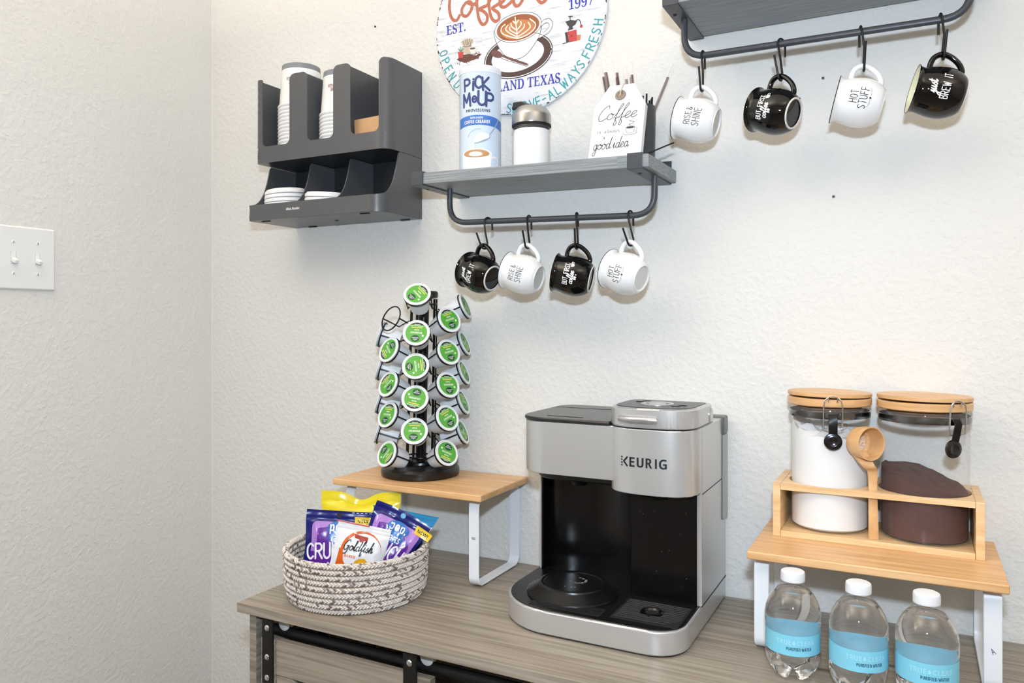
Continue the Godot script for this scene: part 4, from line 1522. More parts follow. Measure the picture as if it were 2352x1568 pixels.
	# maker's name on the bowed front
	var face := func(p: Vector2) -> Vector3:
		var t := clampf((p.x - xm) / 0.068, -0.999, 0.999)
		return Vector3(p.x, p.y, 0.193 + 0.043 * sqrt(1.0 - pow(absf(t), 3.0)) + 0.0004)
	var w := Shape.new()
	for q in [["E", 1.1590, 0.0085], ["U", 1.1720, 0.0105], ["R", 1.1855, 0.0100], ["G", 1.2065, 0.0115]]:
		letters(w, q[0], "Droid Sans", true, Vector2(q[1], 1.0800), 0.0145, q[2], 0.0, face, Vector3.BACK)
	w.fill(P("1.1948,1.07275 1.1976,1.07275 1.1976,1.08725 1.1948,1.08725"), face, 0.01, Vector3.BACK)
	w.stroke(P("1.1510,1.0865 1.1452,1.0800 1.1510,1.0735"), 0.0026, face, Vector3.BACK)
	for y in [1.0862, 1.0821, 1.0779, 1.0738]:
		w.fill(ellipse(Vector2(1.1418, y), 0.0014, 0.0014, 0, 10), face, 1.0, Vector3.BACK)
	part(o, "lettering", w, mat(Color(0.055, 0.07, 0.10), 0.5))

# ------------------------------------------------------------------ carousel with pods
func pod_carousel() -> void:
	var c := Vector3(0.671, 0.990, 0.0795)
	var lean := Basis(Vector3.BACK, -0.024)
	var o := thing("pod_carousel", "black wire carousel for coffee pods on a round base, one ring empty", "pod holder", c)
	var s := Shape.new()
	s.lathe(P("0,0 .0735,0 .0762,.002 .0768,.009 .0762,.014 .072,.0185 .062,.0205 .038,.0222 .034,.023 .033,.027 .030,.0285 .020,.0305 0,.0305"), Transform3D(Basis(), c), 56)
	part(o, "base", s, mat(Color(0.065, 0.06, 0.062), 0.3), 30)
	var p := Shape.new()
	p.lathe(P("0,.02 .0105,.02 .0105,.35 0,.35"), Transform3D(lean, c), 24)
	part(o, "pole", p, mat(Color(0.13, 0.125, 0.13), 0.25, 0.5))
	var k := Shape.new()
	k.lathe(P("0,.342 .014,.342 .016,.346 .0260,.348 .0275,.351 .0275,.358 .025,.361 0,.362"), Transform3D(lean, c), 32)
	part(o, "top_knob", k, mat(Color(0.09, 0.085, 0.085), 0.4))
	var hub := Shape.new()
	hub.tube(circle3(lean * Vector3(0, 0.335, 0) + c, 0.026, lean), 0.0016, 6, true)
	hub.tube(circle3(lean * Vector3(0, 0.036, 0) + c, 0.026, lean), 0.0016, 6, true)
	part(o, "hub_ring", hub, M.black_wire)
	var az0 := atan2(EYE.x - c.x, EYE.z - c.z)
	var heights := [[-9.0, [1.342, 1.270, 1.208, 1.148, 1.087]], [35.0, [1.2945, 1.2335, 1.1715, 1.109, 1.043]], [-50.0, [1.2985, 1.238, 1.173, 1.115, 1.041]], [73.0, [1.321, 1.2495, 1.1925, 1.1345, 1.0765]], [-96.0, [1.266, 1.2006, 1.135, 1.0762]]]
	var roll := [[130, 175, 100, -12, 178], [-165, 190, 178, -160, -28], [0, -40, -130, 180, 60], [40, 15, 200, 160, 20], [0, 0, 0, 0]]
	var where := ["front column", "column just right of the front one", "column just left of the front one", "far right column", "far left column facing away"]
	var row := ["topmost", "second from the top", "middle one", "second from the bottom", "lowest"]
	var proto: Node3D = null
	for q in heights.size():
		var az: float = az0 + deg_to_rad(heights[q][0])
		var out := Vector3(sin(az), 0, cos(az))
		var side := Vector3(cos(az), 0, -sin(az))
		for j in heights[q][1].size():
			var y: float = heights[q][1][j]
			var tilt := 0.40 if q < 4 else 0.30
			if q == 0 and j == 0:
				tilt = 0.62
			var nrm := out * cos(tilt) + Vector3.UP * sin(tilt)
			var upv := -out * sin(tilt) + Vector3.UP * cos(tilt)
			var ctr := c + out * 0.0845 + Vector3.UP * (y - c.y) + lean * Vector3(0, y - c.y, 0) - Vector3(0, (lean * Vector3(0, y - c.y, 0)).y, 0)
			# two wires run out from the upright frame and close as a ring under the rim
			var w := Shape.new()
			var rc := ctr - nrm * 0.0048
			var ring := PackedVector3Array()
			for i in 20:
				var a := TAU * i / 20
				ring.append(rc + (side * cos(a) + upv * sin(a)) * 0.0248)
			w.tube(ring, 0.0014, 6, true)
			for sg in [-1.0, 1.0]:
				var hub_p: Vector3 = c + Vector3(0, y - c.y - 0.006, 0) + lean * Vector3(0, y - c.y, 0) * Vector3(1, 0, 1) + out * 0.026 + side * sg * 0.011
				var bend: Vector3 = rc + side * sg * 0.0235 - nrm * 0.041
				w.tube(PackedVector3Array([rc + side * sg * 0.0248, rc + side * sg * 0.0252 - nrm * 0.006, rc + side * sg * 0.0245 - nrm * 0.012, bend, hub_p]), 0.0014, 6)
			part(o, "pod_ring", w, M.black_wire)
			if q == 2 and j == 0:
				continue
			var lb := "green-lidded coffee pod, %s of the %s" % [row[j] if q != 2 else row[[0, 0, 1, 3, 4][j]], where[q]]
			if q == 4:
				lb = "white coffee pod, %s of the %s" % [["topmost", "second from the top", "third from the top", "lowest"][j], where[q]]
			var bs := Basis(side, upv, nrm) * Basis(Vector3.BACK, deg_to_rad(roll[q][j]))
			if proto == null:
				proto = pod(lb)
				proto.transform = Transform3D(bs, ctr)
			else:
				dup(proto, lb, Transform3D(bs, ctr))
		# uprights of this column
		var u := Shape.new()
		for sg in [-1.0, 1.0]:
			var a: Vector3 = out * 0.026 + side * sg * 0.011
			u.tube(PackedVector3Array([c + a + Vector3(0, 0.034, 0), c + lean * Vector3(0, 0.345, 0) + a * 0.9]), 0.0015, 6)
		part(o, "upright", u, M.black_wire)

func circle3(c: Vector3, r: float, b: Basis, k: int = 24) -> PackedVector3Array:
	var o := PackedVector3Array()
	for i in k:
		var a := TAU * i / k
		o.append(c + b * Vector3(cos(a) * r, 0, sin(a) * r))
	return o

# a pod whose lid looks along +z; the badge on the lid points to -y at roll 0
func pod(label: String) -> Node3D:
	var o := thing("coffee_pod", label, "coffee pod", Vector3.ZERO, "coffee pods in the carousel")
	var to := Transform3D(Basis(Vector3.RIGHT, PI / 2), Vector3.ZERO)
	var s := Shape.new()
	s.lathe(P("0,-.043 .0165,-.043 .0175,-.0425 .018,-.041 .0222,-.0046 .0222,-.0016 .0252,-.0014 .0256,-.0008 .0256,.0002 .0248,.0010 .0232,.0010 .0228,.0004 0,.0004"), to, 36)
	part(o, "cup", s, mat(Color(0.90, 0.915, 0.93), 0.4), 35)
	var hint := Vector3.BACK
	var g := Shape.new()
	var L1 := on_plane(Vector3(0, 0, 0.0006), Vector3(0.001, 0, 0), Vector3(0, 0.001, 0), 0.00008)
	var L2 := on_plane(Vector3(0, 0, 0.0006), Vector3(0.001, 0, 0), Vector3(0, 0.001, 0), 0.00016)
	var L3 := on_plane(Vector3(0, 0, 0.0006), Vector3(0.001, 0, 0), Vector3(0, 0.001, 0), 0.00024)
	g.fill(ellipse(Vector2.ZERO, 20.3, 20.3, 0, 36), L1, 60.0, hint)
	part(o, "lid", g, mat(Color(0.33, 0.65, 0.22), 0.35))
	var k := Shape.new()
	k.fill(ellipse(Vector2.ZERO, 20.3, 20.3, 0, 14, -2.25, -0.89), L2, 60.0, hint)
	part(o, "dark_band", k, mat(Color(0.10, 0.09, 0.08), 0.5))
	var b := Shape.new()
	b.fill(ellipse(Vector2(0.5, 11.6), 8.2, 6.6, 0, 24), L2, 60.0, hint)
	part(o, "badge", b, mat(Color(0.02, 0.26, 0.19), 0.4))
	var y := Shape.new()
	y.fill(P("-11,-9.4 11,-9.4 10,-11.2 -10,-11.2"), L2, 60.0, hint)
	part(o, "yellow_stripe", y, mat(Color(0.90, 0.80, 0.33), 0.5))
	var w := Shape.new()
	letters(w, "BREAKFAST", "Droid Sans", true, Vector2(0, 0.0), 3.6, 22.0, 0, L2, hint, 4.0)
	letters(w, "BLEND", "Droid Sans", true, Vector2(0, -5.6), 2.6, 9.0, 0, L2, hint, 4.0)
	letters(w, "GREEN", "Droid Sans", true, Vector2(0.5, 13.4), 1.9, 8.0, 0, L3, hint, 4.0)
	letters(w, "MOUNTAIN", "Droid Sans", true, Vector2(0.5, 10.4), 2.0, 12.5, 0, L3, hint, 4.0)
	w.fill(P("-.6,15.0 1.6,15.0 .5,16.4"), L3, 60.0, hint)
	w.fill(P("-14.6,3.5 -11.2,3.5 -11.2,7 -14.6,7"), L2, 60.0, hint)
	letters(w, "COFFEE", "Droid Sans", true, Vector2(0, -16.2), 2.2, 11.0, 0, L3, hint, 4.0)
	w.fill(P("-12.5,-13.0 12.5,-13.0 12.2,-13.8 -12.2,-13.8"), L3, 60.0, hint)
	part(o, "lettering", w, mat(Color(0.93, 0.95, 0.90), 0.5))
	return o

# ------------------------------------------------------------------ rope basket and snack bags
func snack_basket() -> void:
	var c := Vector3(0.671, TOP, 0.275)
	var o := thing("rope_basket", "low round basket of coiled grey and cream cotton rope on the worktop", "basket", c)
	var rng := RandomNumberGenerator.new()
	rng.seed = 21
	var mr := 0.0049
	var rm := mat(Color.WHITE, 0.9)
	rm.vertex_color_use_as_albedo = true
	var tones := [Color(0.71, 0.65, 0.60), Color(0.64, 0.58, 0.53), Color(0.77, 0.71, 0.65), Color(0.17, 0.135, 0.125), Color(0.33, 0.28, 0.26)]
	# a lump of yarn
	var lump := Shape.new()
	lump.lathe(P("0,-1 .7,-.72 1,0 .7,.72 0,1"), Transform3D(), 6)
	var ring_shapes: Array[Shape] = []
	for v in 3:
		var s := Shape.new()
		s.col = Color(0.50, 0.43, 0.38)
		s.tube(circle3(Vector3.ZERO, 0.116, Basis(), 56), mr * 0.86, 8, true)
		var m := 132
		for i in m:
			for sg in [-1.0, 1.0]:
				for inner in ([0, 1, 2] if v == 2 else [0, 1]):
					var a: float = TAU * (i + (0.5 if sg > 0 else 0.0)) / m
					var out := Vector3(cos(a), 0, sin(a))
					var tan := Vector3(-sin(a), 0, cos(a))
					var th: float = [0.34, PI - 0.34, PI / 2][inner] * 1.0
					if inner < 2:
						th = (0.45 * sg) if inner == 0 else (PI - 0.45 * sg)
					else:
						th = PI / 2 + 0.45 * sg
					var nn := out * cos(th) + Vector3.UP * sin(th)
					var up := (-out * sin(th) + Vector3.UP * cos(th))
					var dirv: Vector3 = (tan * 0.82 + up * 0.62 * sg * (1.0 if inner == 0 else -1.0)).normalized()
					var ctr := out * 0.116 + nn * (mr * 0.80)
					var b := Basis(nn.cross(dirv).normalized() * 0.00165, dirv * 0.0036, nn * 0.0016)
					var r := rng.randf()
					lump_at(s, lump, Transform3D(b, ctr), tones[0] if r < 0.38 else (tones[1] if r < 0.60 else (tones[2] if r < 0.83 else (tones[3] if r < 0.93 else tones[4]))))
		ring_shapes.append(s)
	var meshes: Array = []
	for s in ring_shapes:
		meshes.append(s.mesh(70.0))
	var radii := [0.1115, 0.1160, 0.1178, 0.1185, 0.1190, 0.1193, 0.1195, 0.1198, 0.1200]
	for k in radii.size():
		var r := MeshInstance3D.new()
		r.name = numbered(o, "rope_coil")
		r.mesh = meshes[2 if k == radii.size() - 1 else k % 2]
		r.material_override = rm
		o.add_child(r)
		var f: float = radii[k] / 0.116
		r.transform = Transform3D(Basis(Vector3.UP, k * 0.77).scaled(Vector3(f, 1, f)), Vector3(0.0004 * sin(k * 2.1), mr + k * 0.0093, 0.0004 * cos(k * 1.7)))
	var fl := Shape.new()
	fl.lathe(P("0,.002 .108,.002 .110,.004 .110,.008 .108,.010 0,.010"), Transform3D(Basis(), c), 48)
	part(o, "floor_panel", fl, mat(Color(0.66, 0.62, 0.58), 0.9))
	var th := Shape.new()
	var left := c + Vector3(-0.118 * 0.80, 0.045, 0.118 * 0.60 - 0.0)
	th.tube(curve3(PackedVector3Array([left, left + Vector3(-0.006, 0.002, 0.002), left + Vector3(-0.009, -0.002, 0.003), left + Vector3(-0.005, -0.006, 0.003), left + Vector3(0.0, -0.006, 0.001)]), 4), 0.0006, 5)
	part(o, "loose_thread", th, hexm("d8d2c8", 0.9))
	# bags, back to front
	lemon_bag()
	blue_bag()
	tart_bag("blue and purple pastry snack bag with a flat yellow NEW! flag, upright in the basket", true)
	tart_bag("blue and purple pastry snack bag tilted far over toward the riser leg", false)
	fish_bag()

func lump_at(s: Shape, l: Shape, t: Transform3D, c: Color) -> void:
	for i in l.v.size():
		s.v.append(t * l.v[i])
		s.c.append(c)

# pillow bag: width w, height h, with crimped seals; bow bends the top seal, dent pushes its middle down
func bag_face(t: Transform3D, w: float, h: float, puff: float, sd: int, bow := 0.0, dent := 0.0, taper := 0.0) -> Callable:
	var nz := noise(FastNoiseLite.TYPE_SIMPLEX_SMOOTH, 1.0, sd, 2)
	return func(p: Vector2, d: float) -> Vector3:
		var u := p.x / (w * 0.5)
		var v := p.y / h
		var seal := 0.14
		var body := clampf((1.0 - seal - v) / (1.0 - seal), 0.0, 1.0)
		var fat := puff * pow(maxf(0.0, sin(PI * clampf(body * 0.98 + 0.01, 0.0, 1.0))), 0.6) * pow(maxf(0.0, 1.0 - pow(absf(u), 2.6)), 0.8)
		if v > 1.0 - seal:
			fat = 0.0
		var crease := nz.get_noise_2d(p.x * 55.0, p.y * 38.0) * 0.0016 * minf(1.0, fat / 0.004) + nz.get_noise_2d(p.x * 30.0 + 9.0, p.y * 12.0) * 0.0022 * (0.3 + 0.7 * (1.0 - absf(v - 0.7)))
		if v > 1.0 - seal + 0.01:
			crease += 0.00035 * sin(p.y * 1750.0)
		var narrow := 1.0 - 0.10 * sin(PI * clampf(body, 0.0, 1.0)) * minf(1.0, puff / 0.02) - taper * (1.0 - v)
		var y := p.y - dent * exp(-u * u * 9.0) * v * v * v + bow * (1.0 - u * u) * v
		return t * Vector3(p.x * narrow, y, (fat + 0.0003) * d + crease + (0.012 * bow / 0.01 * u * u * v if bow != 0.0 else 0.0) - dent * 0.5 * exp(-u * u * 9.0) * v * v)

func bag(o: Node3D, t: Transform3D, w: float, h: float, puff: float, sd: int, m: Material, bow := 0.0, dent := 0.0, taper := 0.0) -> Callable:
	var f := bag_face(t, w, h, puff, sd, bow, dent, taper)
	var s := Shape.new()
	var nu := 20
	var nv := 44
	for side in [1.0, -1.0]:
		for i in nu:
			for j in nv:
				var a := Vector2(-w / 2 + w * i / nu, h * j / nv)
				var b := Vector2(-w / 2 + w * (i + 1) / nu, h * (j + 1) / nv)
				var q := [f.call(a, side), f.call(Vector2(b.x, a.y), side), f.call(b, side), f.call(Vector2(a.x, b.y), side)]
				if side > 0:
					s.quad(q[0], q[1], q[2], q[3])
				else:
					s.quad(q[0], q[3], q[2], q[1])
	part(o, "pouch", s, m, 50)
	return func(p: Vector2) -> Vector3: return f.call(p, 1.0) + t.basis.z.normalized() * 0.0003

func lifted(f: Callable, n: Vector3, k: int) -> Callable:
	return func(p: Vector2) -> Vector3: return f.call(p) + n * 0.00022 * k

func pose(at: Vector3, yaw: float, lean: float, rollv: float) -> Transform3D:
	return Transform3D(Basis(Vector3.UP, yaw) * Basis(Vector3.RIGHT, lean) * Basis(Vector3.BACK, rollv), at)

func pose_top(mid: Vector3, yaw: float, lean: float, rollv: float, h: float) -> Transform3D:
	var t := pose(mid, yaw, lean, rollv)
	t.origin = mid - t.basis.y * h
	return t

func lemon_bag() -> void:
	var t := pose_top(Vector3(0.629, 0.977, 0.210), 0.50, -0.10, -0.03, 0.135)
	var o := thing("snack_bag", "bright yellow snack bag with a dipped top seal at the back of the basket", "snack bag", t.origin, "snack bags in the basket")
	var f := bag(o, t, 0.146, 0.135, 0.016, 3, mat(Color(0.90, 0.82, 0.16), 0.22), 0.0, 0.016)
	var n := t.basis.z
	var s := Shape.new()
	s.stroke(curve(ellipse(Vector2(0.022, 0.076), 0.034, 0.026, 0, 24), 1, true), 0.0016, lifted(f, n, 1), n)
	for k in 7:
		var a := -0.2 + k * 0.52
		s.stroke(PackedVector2Array([Vector2(0.022, 0.076), Vector2(0.022 + cos(a) * 0.016, 0.076 + sin(a) * 0.013), Vector2(0.022 + cos(a) * 0.032, 0.076 + sin(a) * 0.025)]), 0.0011, lifted(f, n, 1), n)
	part(o, "lemon_print", s, mat(Color(0.96, 0.93, 0.62), 0.3))

func blue_bag() -> void:
	var t := pose_top(Vector3(0.727, 0.951, 0.207), 0.52, -0.06, -0.20, 0.098)
	var o := thing("snack_bag", "light blue snack bag mostly hidden behind the tilted blue and purple bag", "snack bag", t.origin, "snack bags in the basket")
	var f := bag(o, t, 0.120, 0.098, 0.006, 8, mat(Color(0.20, 0.55, 0.74), 0.22), 0.0, 0.0, 0.62)
	var n := t.basis.z
	var w := Shape.new()
	w.fill(P("-.060,.070 -.02,.078 .06,.078 .06,.070 -.02,.070 -.060,.062"), lifted(f, n, 1), 0.008, n)
	part(o, "white_stripe", w, mat(Color(0.9, 0.91, 0.92), 0.3))
	var r := Shape.new()
	r.fill(P("-.058,.062 -.02,.069 .06,.069 .06,.061 -.02,.061 -.056,.053"), lifted(f, n, 2), 0.008, n)
	part(o, "red_stripe", r, mat(Color(0.72, 0.13, 0.15), 0.3))
	var d := Shape.new()
	d.fill(P("-.058,.052 .058,.060 .058,.01 -.058,.01"), lifted(f, n, 1), 0.01, n)
	part(o, "dark_panel", d, mat(Color(0.05, 0.16, 0.32), 0.3))

func tart_bag(label: String, left: bool) -> void:
	var t := pose_top(Vector3(0.627, 0.9535, 0.268), 0.62, -0.16, -0.09, 0.120) if left else pose_top(Vector3(0.745, 0.955, 0.238), 0.62, -0.16, -0.50, 0.118)
	var o := thing("snack_bag", label, "snack bag", t.origin, "snack bags in the basket")
	var w := 0.115 if left else 0.106
	var h := 0.120 if left else 0.118
	var f := bag(o, t, w, h, 0.013, 14 if left else 19, mat(Color(0.075, 0.10, 0.42), 0.22), 0.0 if left else 0.004, 0.0, 0.0 if left else 0.25)
	var n := t.basis.z
	var oy := h - 0.117
	var pu := Shape.new()
	pu.fill(rounded(PackedVector2Array([Vector2(-0.046, 0.0), Vector2(0.046, 0.0), Vector2(0.046, 0.098 + oy), Vector2(-0.046, 0.098 + oy)]), [0.002, 0.002, 0.01, 0.01]), lifted(f, n, 1), 0.007, n)
	part(o, "lilac_print", pu, mat(Color(0.66, 0.48, 0.78), 0.25))
	var dp := Shape.new()
	dp.fill(rounded(PackedVector2Array([Vector2(-0.036, 0.0), Vector2(0.040, 0.0), Vector2(0.040, 0.070 + oy), Vector2(0.0, 0.092 + oy), Vector2(-0.036, 0.086 + oy)]), [0.002, 0.002, 0.012, 0.012]), lifted(f, n, 2), 0.007, n)
	dp.fill(P("-.046,.0 .046,.0 .046,.05 -.046,.05"), lifted(f, n, 2), 0.007, n)
	part(o, "purple_print", dp, mat(Color(0.37, 0.15, 0.58), 0.25))
	var bl := Shape.new()
	bl.fill(ellipse(Vector2(0.003, 0.088 + oy), 0.022, 0.0115), lifted(f, n, 3), 0.007, n)
	bl.fill(ellipse(Vector2(0.003, 0.073 + oy), 0.019, 0.0105), lifted(f, n, 3), 0.007, n)
	part(o, "blue_cloud_print", bl, mat(Color(0.16, 0.42, 0.72), 0.25))
	var wt := Shape.new()
	wt.step = 0.003
	letters(wt, "pop.", "Droid Sans", true, Vector2(0.003, 0.086 + oy), 0.0165, 0.034, 0, lifted(f, n, 4), n)
	letters(wt, "tarts", "Droid Sans", true, Vector2(0.003, 0.071 + oy), 0.0115, 0.028, 0, lifted(f, n, 4), n)
	skinny(wt, "CRUNCHY", Vector2(0.0, 0.051 + oy), 0.025, 0.10 if left else -0.12, 0.0034, lifted(f, n, 4), n, 1.0, 0.17)
	letters(wt, "POPPERS", "Droid Sans", true, Vector2(0.004, 0.0315), 0.006, 0.034, 0.06, lifted(f, n, 4), n)
	part(o, "lettering", wt, mat(Color(0.93, 0.92, 0.95), 0.3))
	var br := Shape.new()
	for q in [Vector2(-0.03, 0.022), Vector2(-0.012, 0.017), Vector2(0.02, 0.020)]:
		br.fill(ellipse(q, 0.010, 0.006, 0.3, 14), lifted(f, n, 5), 0.006, n)
	part(o, "pastry_print", br, mat(Color(0.33, 0.19, 0.13), 0.3))
	var ye := Shape.new()
	var fx := 0.047 if left else 0.050
	var fy := h - 0.017
	ye.fill(PackedVector2Array([Vector2(fx - 0.020, fy + 0.008), Vector2(fx + 0.012, fy + 0.008), Vector2(fx + 0.012, fy - 0.006), Vector2(fx - 0.018, fy - 0.006)]), lifted(f, n, 3), 0.006, n)
	part(o, "yellow_flag", ye, mat(Color(0.90, 0.76, 0.09), 0.3))
	var nw := Shape.new()
	letters(nw, "NEW!", "Droid Sans", true, Vector2(fx - 0.004, fy + 0.001), 0.0058, 0.021, 0.03, lifted(f, n, 4), n)
	part(o, "flag_lettering", nw, M.ink)
	var hole := Shape.new()
	hole.fill(ellipse(Vector2(0.0, h - 0.0075), 0.0048, 0.0042), lifted(f, n, 2), 1.0, n)
	part(o, "hang_hole", hole, mat(Color(0.03, 0.04, 0.14), 0.5) if left else mat(Color(0.38, 0.70, 0.85), 0.4))
	if left:
		var dash := Shape.new()
		for k in 5:
			dash.stroke(PackedVector2Array([Vector2(0.022 + k * 0.0075, h - 0.0022), Vector2(0.026 + k * 0.0075, h - 0.0022)]), 0.0010, lifted(f, n, 2), n)
		part(o, "tear_marks", dash, M.ink_white)

func fish_bag() -> void:
	var t := pose_top(Vector3(0.711, 0.9465, 0.303), 0.62, -0.14, -0.23, 0.100)
	var o := thing("snack_bag", "small white cracker bag with an orange arch, foremost in the basket", "snack bag", t.origin, "snack bags in the basket")
	var h := 0.100
	var f := bag(o, t, 0.090, h, 0.012, 27, mat(Color(0.88, 0.89, 0.91), 0.2))
	var n := t.basis.z
	var r := Shape.new()
	r.fill(PackedVector2Array([Vector2(-0.048, h - 0.002), Vector2(0.008, h - 0.002), Vector2(0.008, h - 0.0001), Vector2(-0.048, h - 0.0001)]), lifted(f, n, 1), 0.008, n)
	part(o, "red_edge", r, mat(Color(0.70, 0.12, 0.12), 0.3))
	var a := Shape.new()
	var arc := PackedVector2Array()
	var outer := ellipse(Vector2(0.003, 0.055), 0.036, 0.0345, 0, 30, 0.15, PI + 0.75)
	var inner := ellipse(Vector2(0.0055, 0.054), 0.0335, 0.0325, 0, 30, 0.15, PI + 0.55)
	for p in outer:
		arc.append(p)
	inner.reverse()
	for p in inner:
		arc.append(p)
	a.fill(arc, lifted(f, n, 1), 0.006, n)
	a.fill(P("-.035,.058 -.028,.055 -.024,.038 -.010,.024 .0,.020 -.036,.018"), lifted(f, n, 1), 0.006, n)
	part(o, "orange_arch", a, mat(Color(0.83, 0.37, 0.10), 0.3))
	var g := Shape.new()
	g.fill(P("-.013,.083 .010,.0815 .0105,.0755 .004,.075 .002,.0725 -.003,.0725 -.004,.076 -.0125,.0775"), lifted(f, n, 1), 0.006, n)
	part(o, "red_badge", g, mat(Color(0.62, 0.13, 0.10), 0.3))
	var w := Shape.new()
	w.step = 0.003
	handwrite(w, "Goldfish", Vector2(-0.0285, 0.0565), 0.0072, 0.04, 0.0017, lifted(f, n, 2), n, 1.0, 0.22)
	part(o, "lettering", w, mat(Color(0.10, 0.07, 0.06), 0.4))
	var b := Shape.new()
	letters(b, "BAKED", "Droid Sans", true, Vector2(-0.014, 0.0475), 0.0042, 0.0195, 0.0, lifted(f, n, 2), n)
	part(o, "small_lettering", b, mat(Color(0.85, 0.42, 0.17), 0.3))
	var y := Shape.new()
	y.fill(P("-.004,.041 .003,.046 .012,.048 .018,.044 .019,.022 -.003,.022"), lifted(f, n, 2), 0.006, n)
	part(o, "cracker_print", y, mat(Color(0.90, 0.66, 0.12), 0.3))

# ------------------------------------------------------------------ jar station
func csg_box(parent: Node, called: String, at: Vector3, size: Vector3, m: Material, op: int = CSGShape3D.OPERATION_UNION) -> CSGBox3D:
	var b := CSGBox3D.new()
	b.name = numbered(parent, called)
	b.position = at
	b.size = size
	b.material = m
	b.operation = op
	parent.add_child(b)
	return b

func jar_station() -> void:
	var x0 := 1.345
	var x1 := 1.6205
	var z0 := 0.0035
	var z1 := 0.127
	var yb := 0.967
	var xm := (x0 + x1) / 2
	var zm := (z0 + z1) / 2
	var o := thing("jar_rack", "pale bamboo box rack with two round holes for jars, standing on the riser", "rack", Vector3(xm, yb, zm))
	var b := Shape.new()
	b.rbox(Vector3(xm, yb + 0.0045, zm), Vector3(x1 - x0 - 0.0225, 0.009, z1 - z0), 0.0008, 1)
	part(o, "bottom_plank", b, M.bamboo_pale)
	for x in [x0 + 0.0055, x1 - 0.0055]:
		var s := Shape.new()
		s.rbox(Vector3(x, yb + 0.0395, zm), Vector3(0.011, 0.079, z1 - z0), 0.0008, 1)
		part(o, "side_plank", s, M.bamboo_pale)
	var top := csg_box(o, "top_plank", Vector3(0, 0.0745, 0), Vector3(x1 - x0 - 0.0225, 0.0085, z1 - z0), M.bamboo_pale)
	for q in [[1.419, 0.0578], [1.548, 0.0606]]:
		var cy := CSGCylinder3D.new()
		cy.name = numbered(top, "jar_hole")
		cy.radius = q[1]
		cy.height = 0.03
		cy.sides = 48
		cy.material = M.bamboo_pale
		cy.operation = CSGShape3D.OPERATION_SUBTRACTION
		cy.position = Vector3(q[0] - xm, 0, 0.0655 - zm)
		top.add_child(cy)
	csg_box(top, "scoop_slot", Vector3(1.4825 - xm, 0, 0.1145 - zm), Vector3(0.0165, 0.03, 0.0105), M.bamboo_pale, CSGShape3D.OPERATION_SUBTRACTION)
	jar(Vector3(1.419, yb + 0.0092, 0.0655), 0.0565, "clear glass clip-lid jar nearly full of white sugar in the rack", deg_to_rad(10.0), true)
	jar(Vector3(1.548, yb + 0.0092, 0.0655), 0.0592, "clear glass clip-lid jar half full of brown ground coffee in the rack", deg_to_rad(39.0), false)
	scoop()

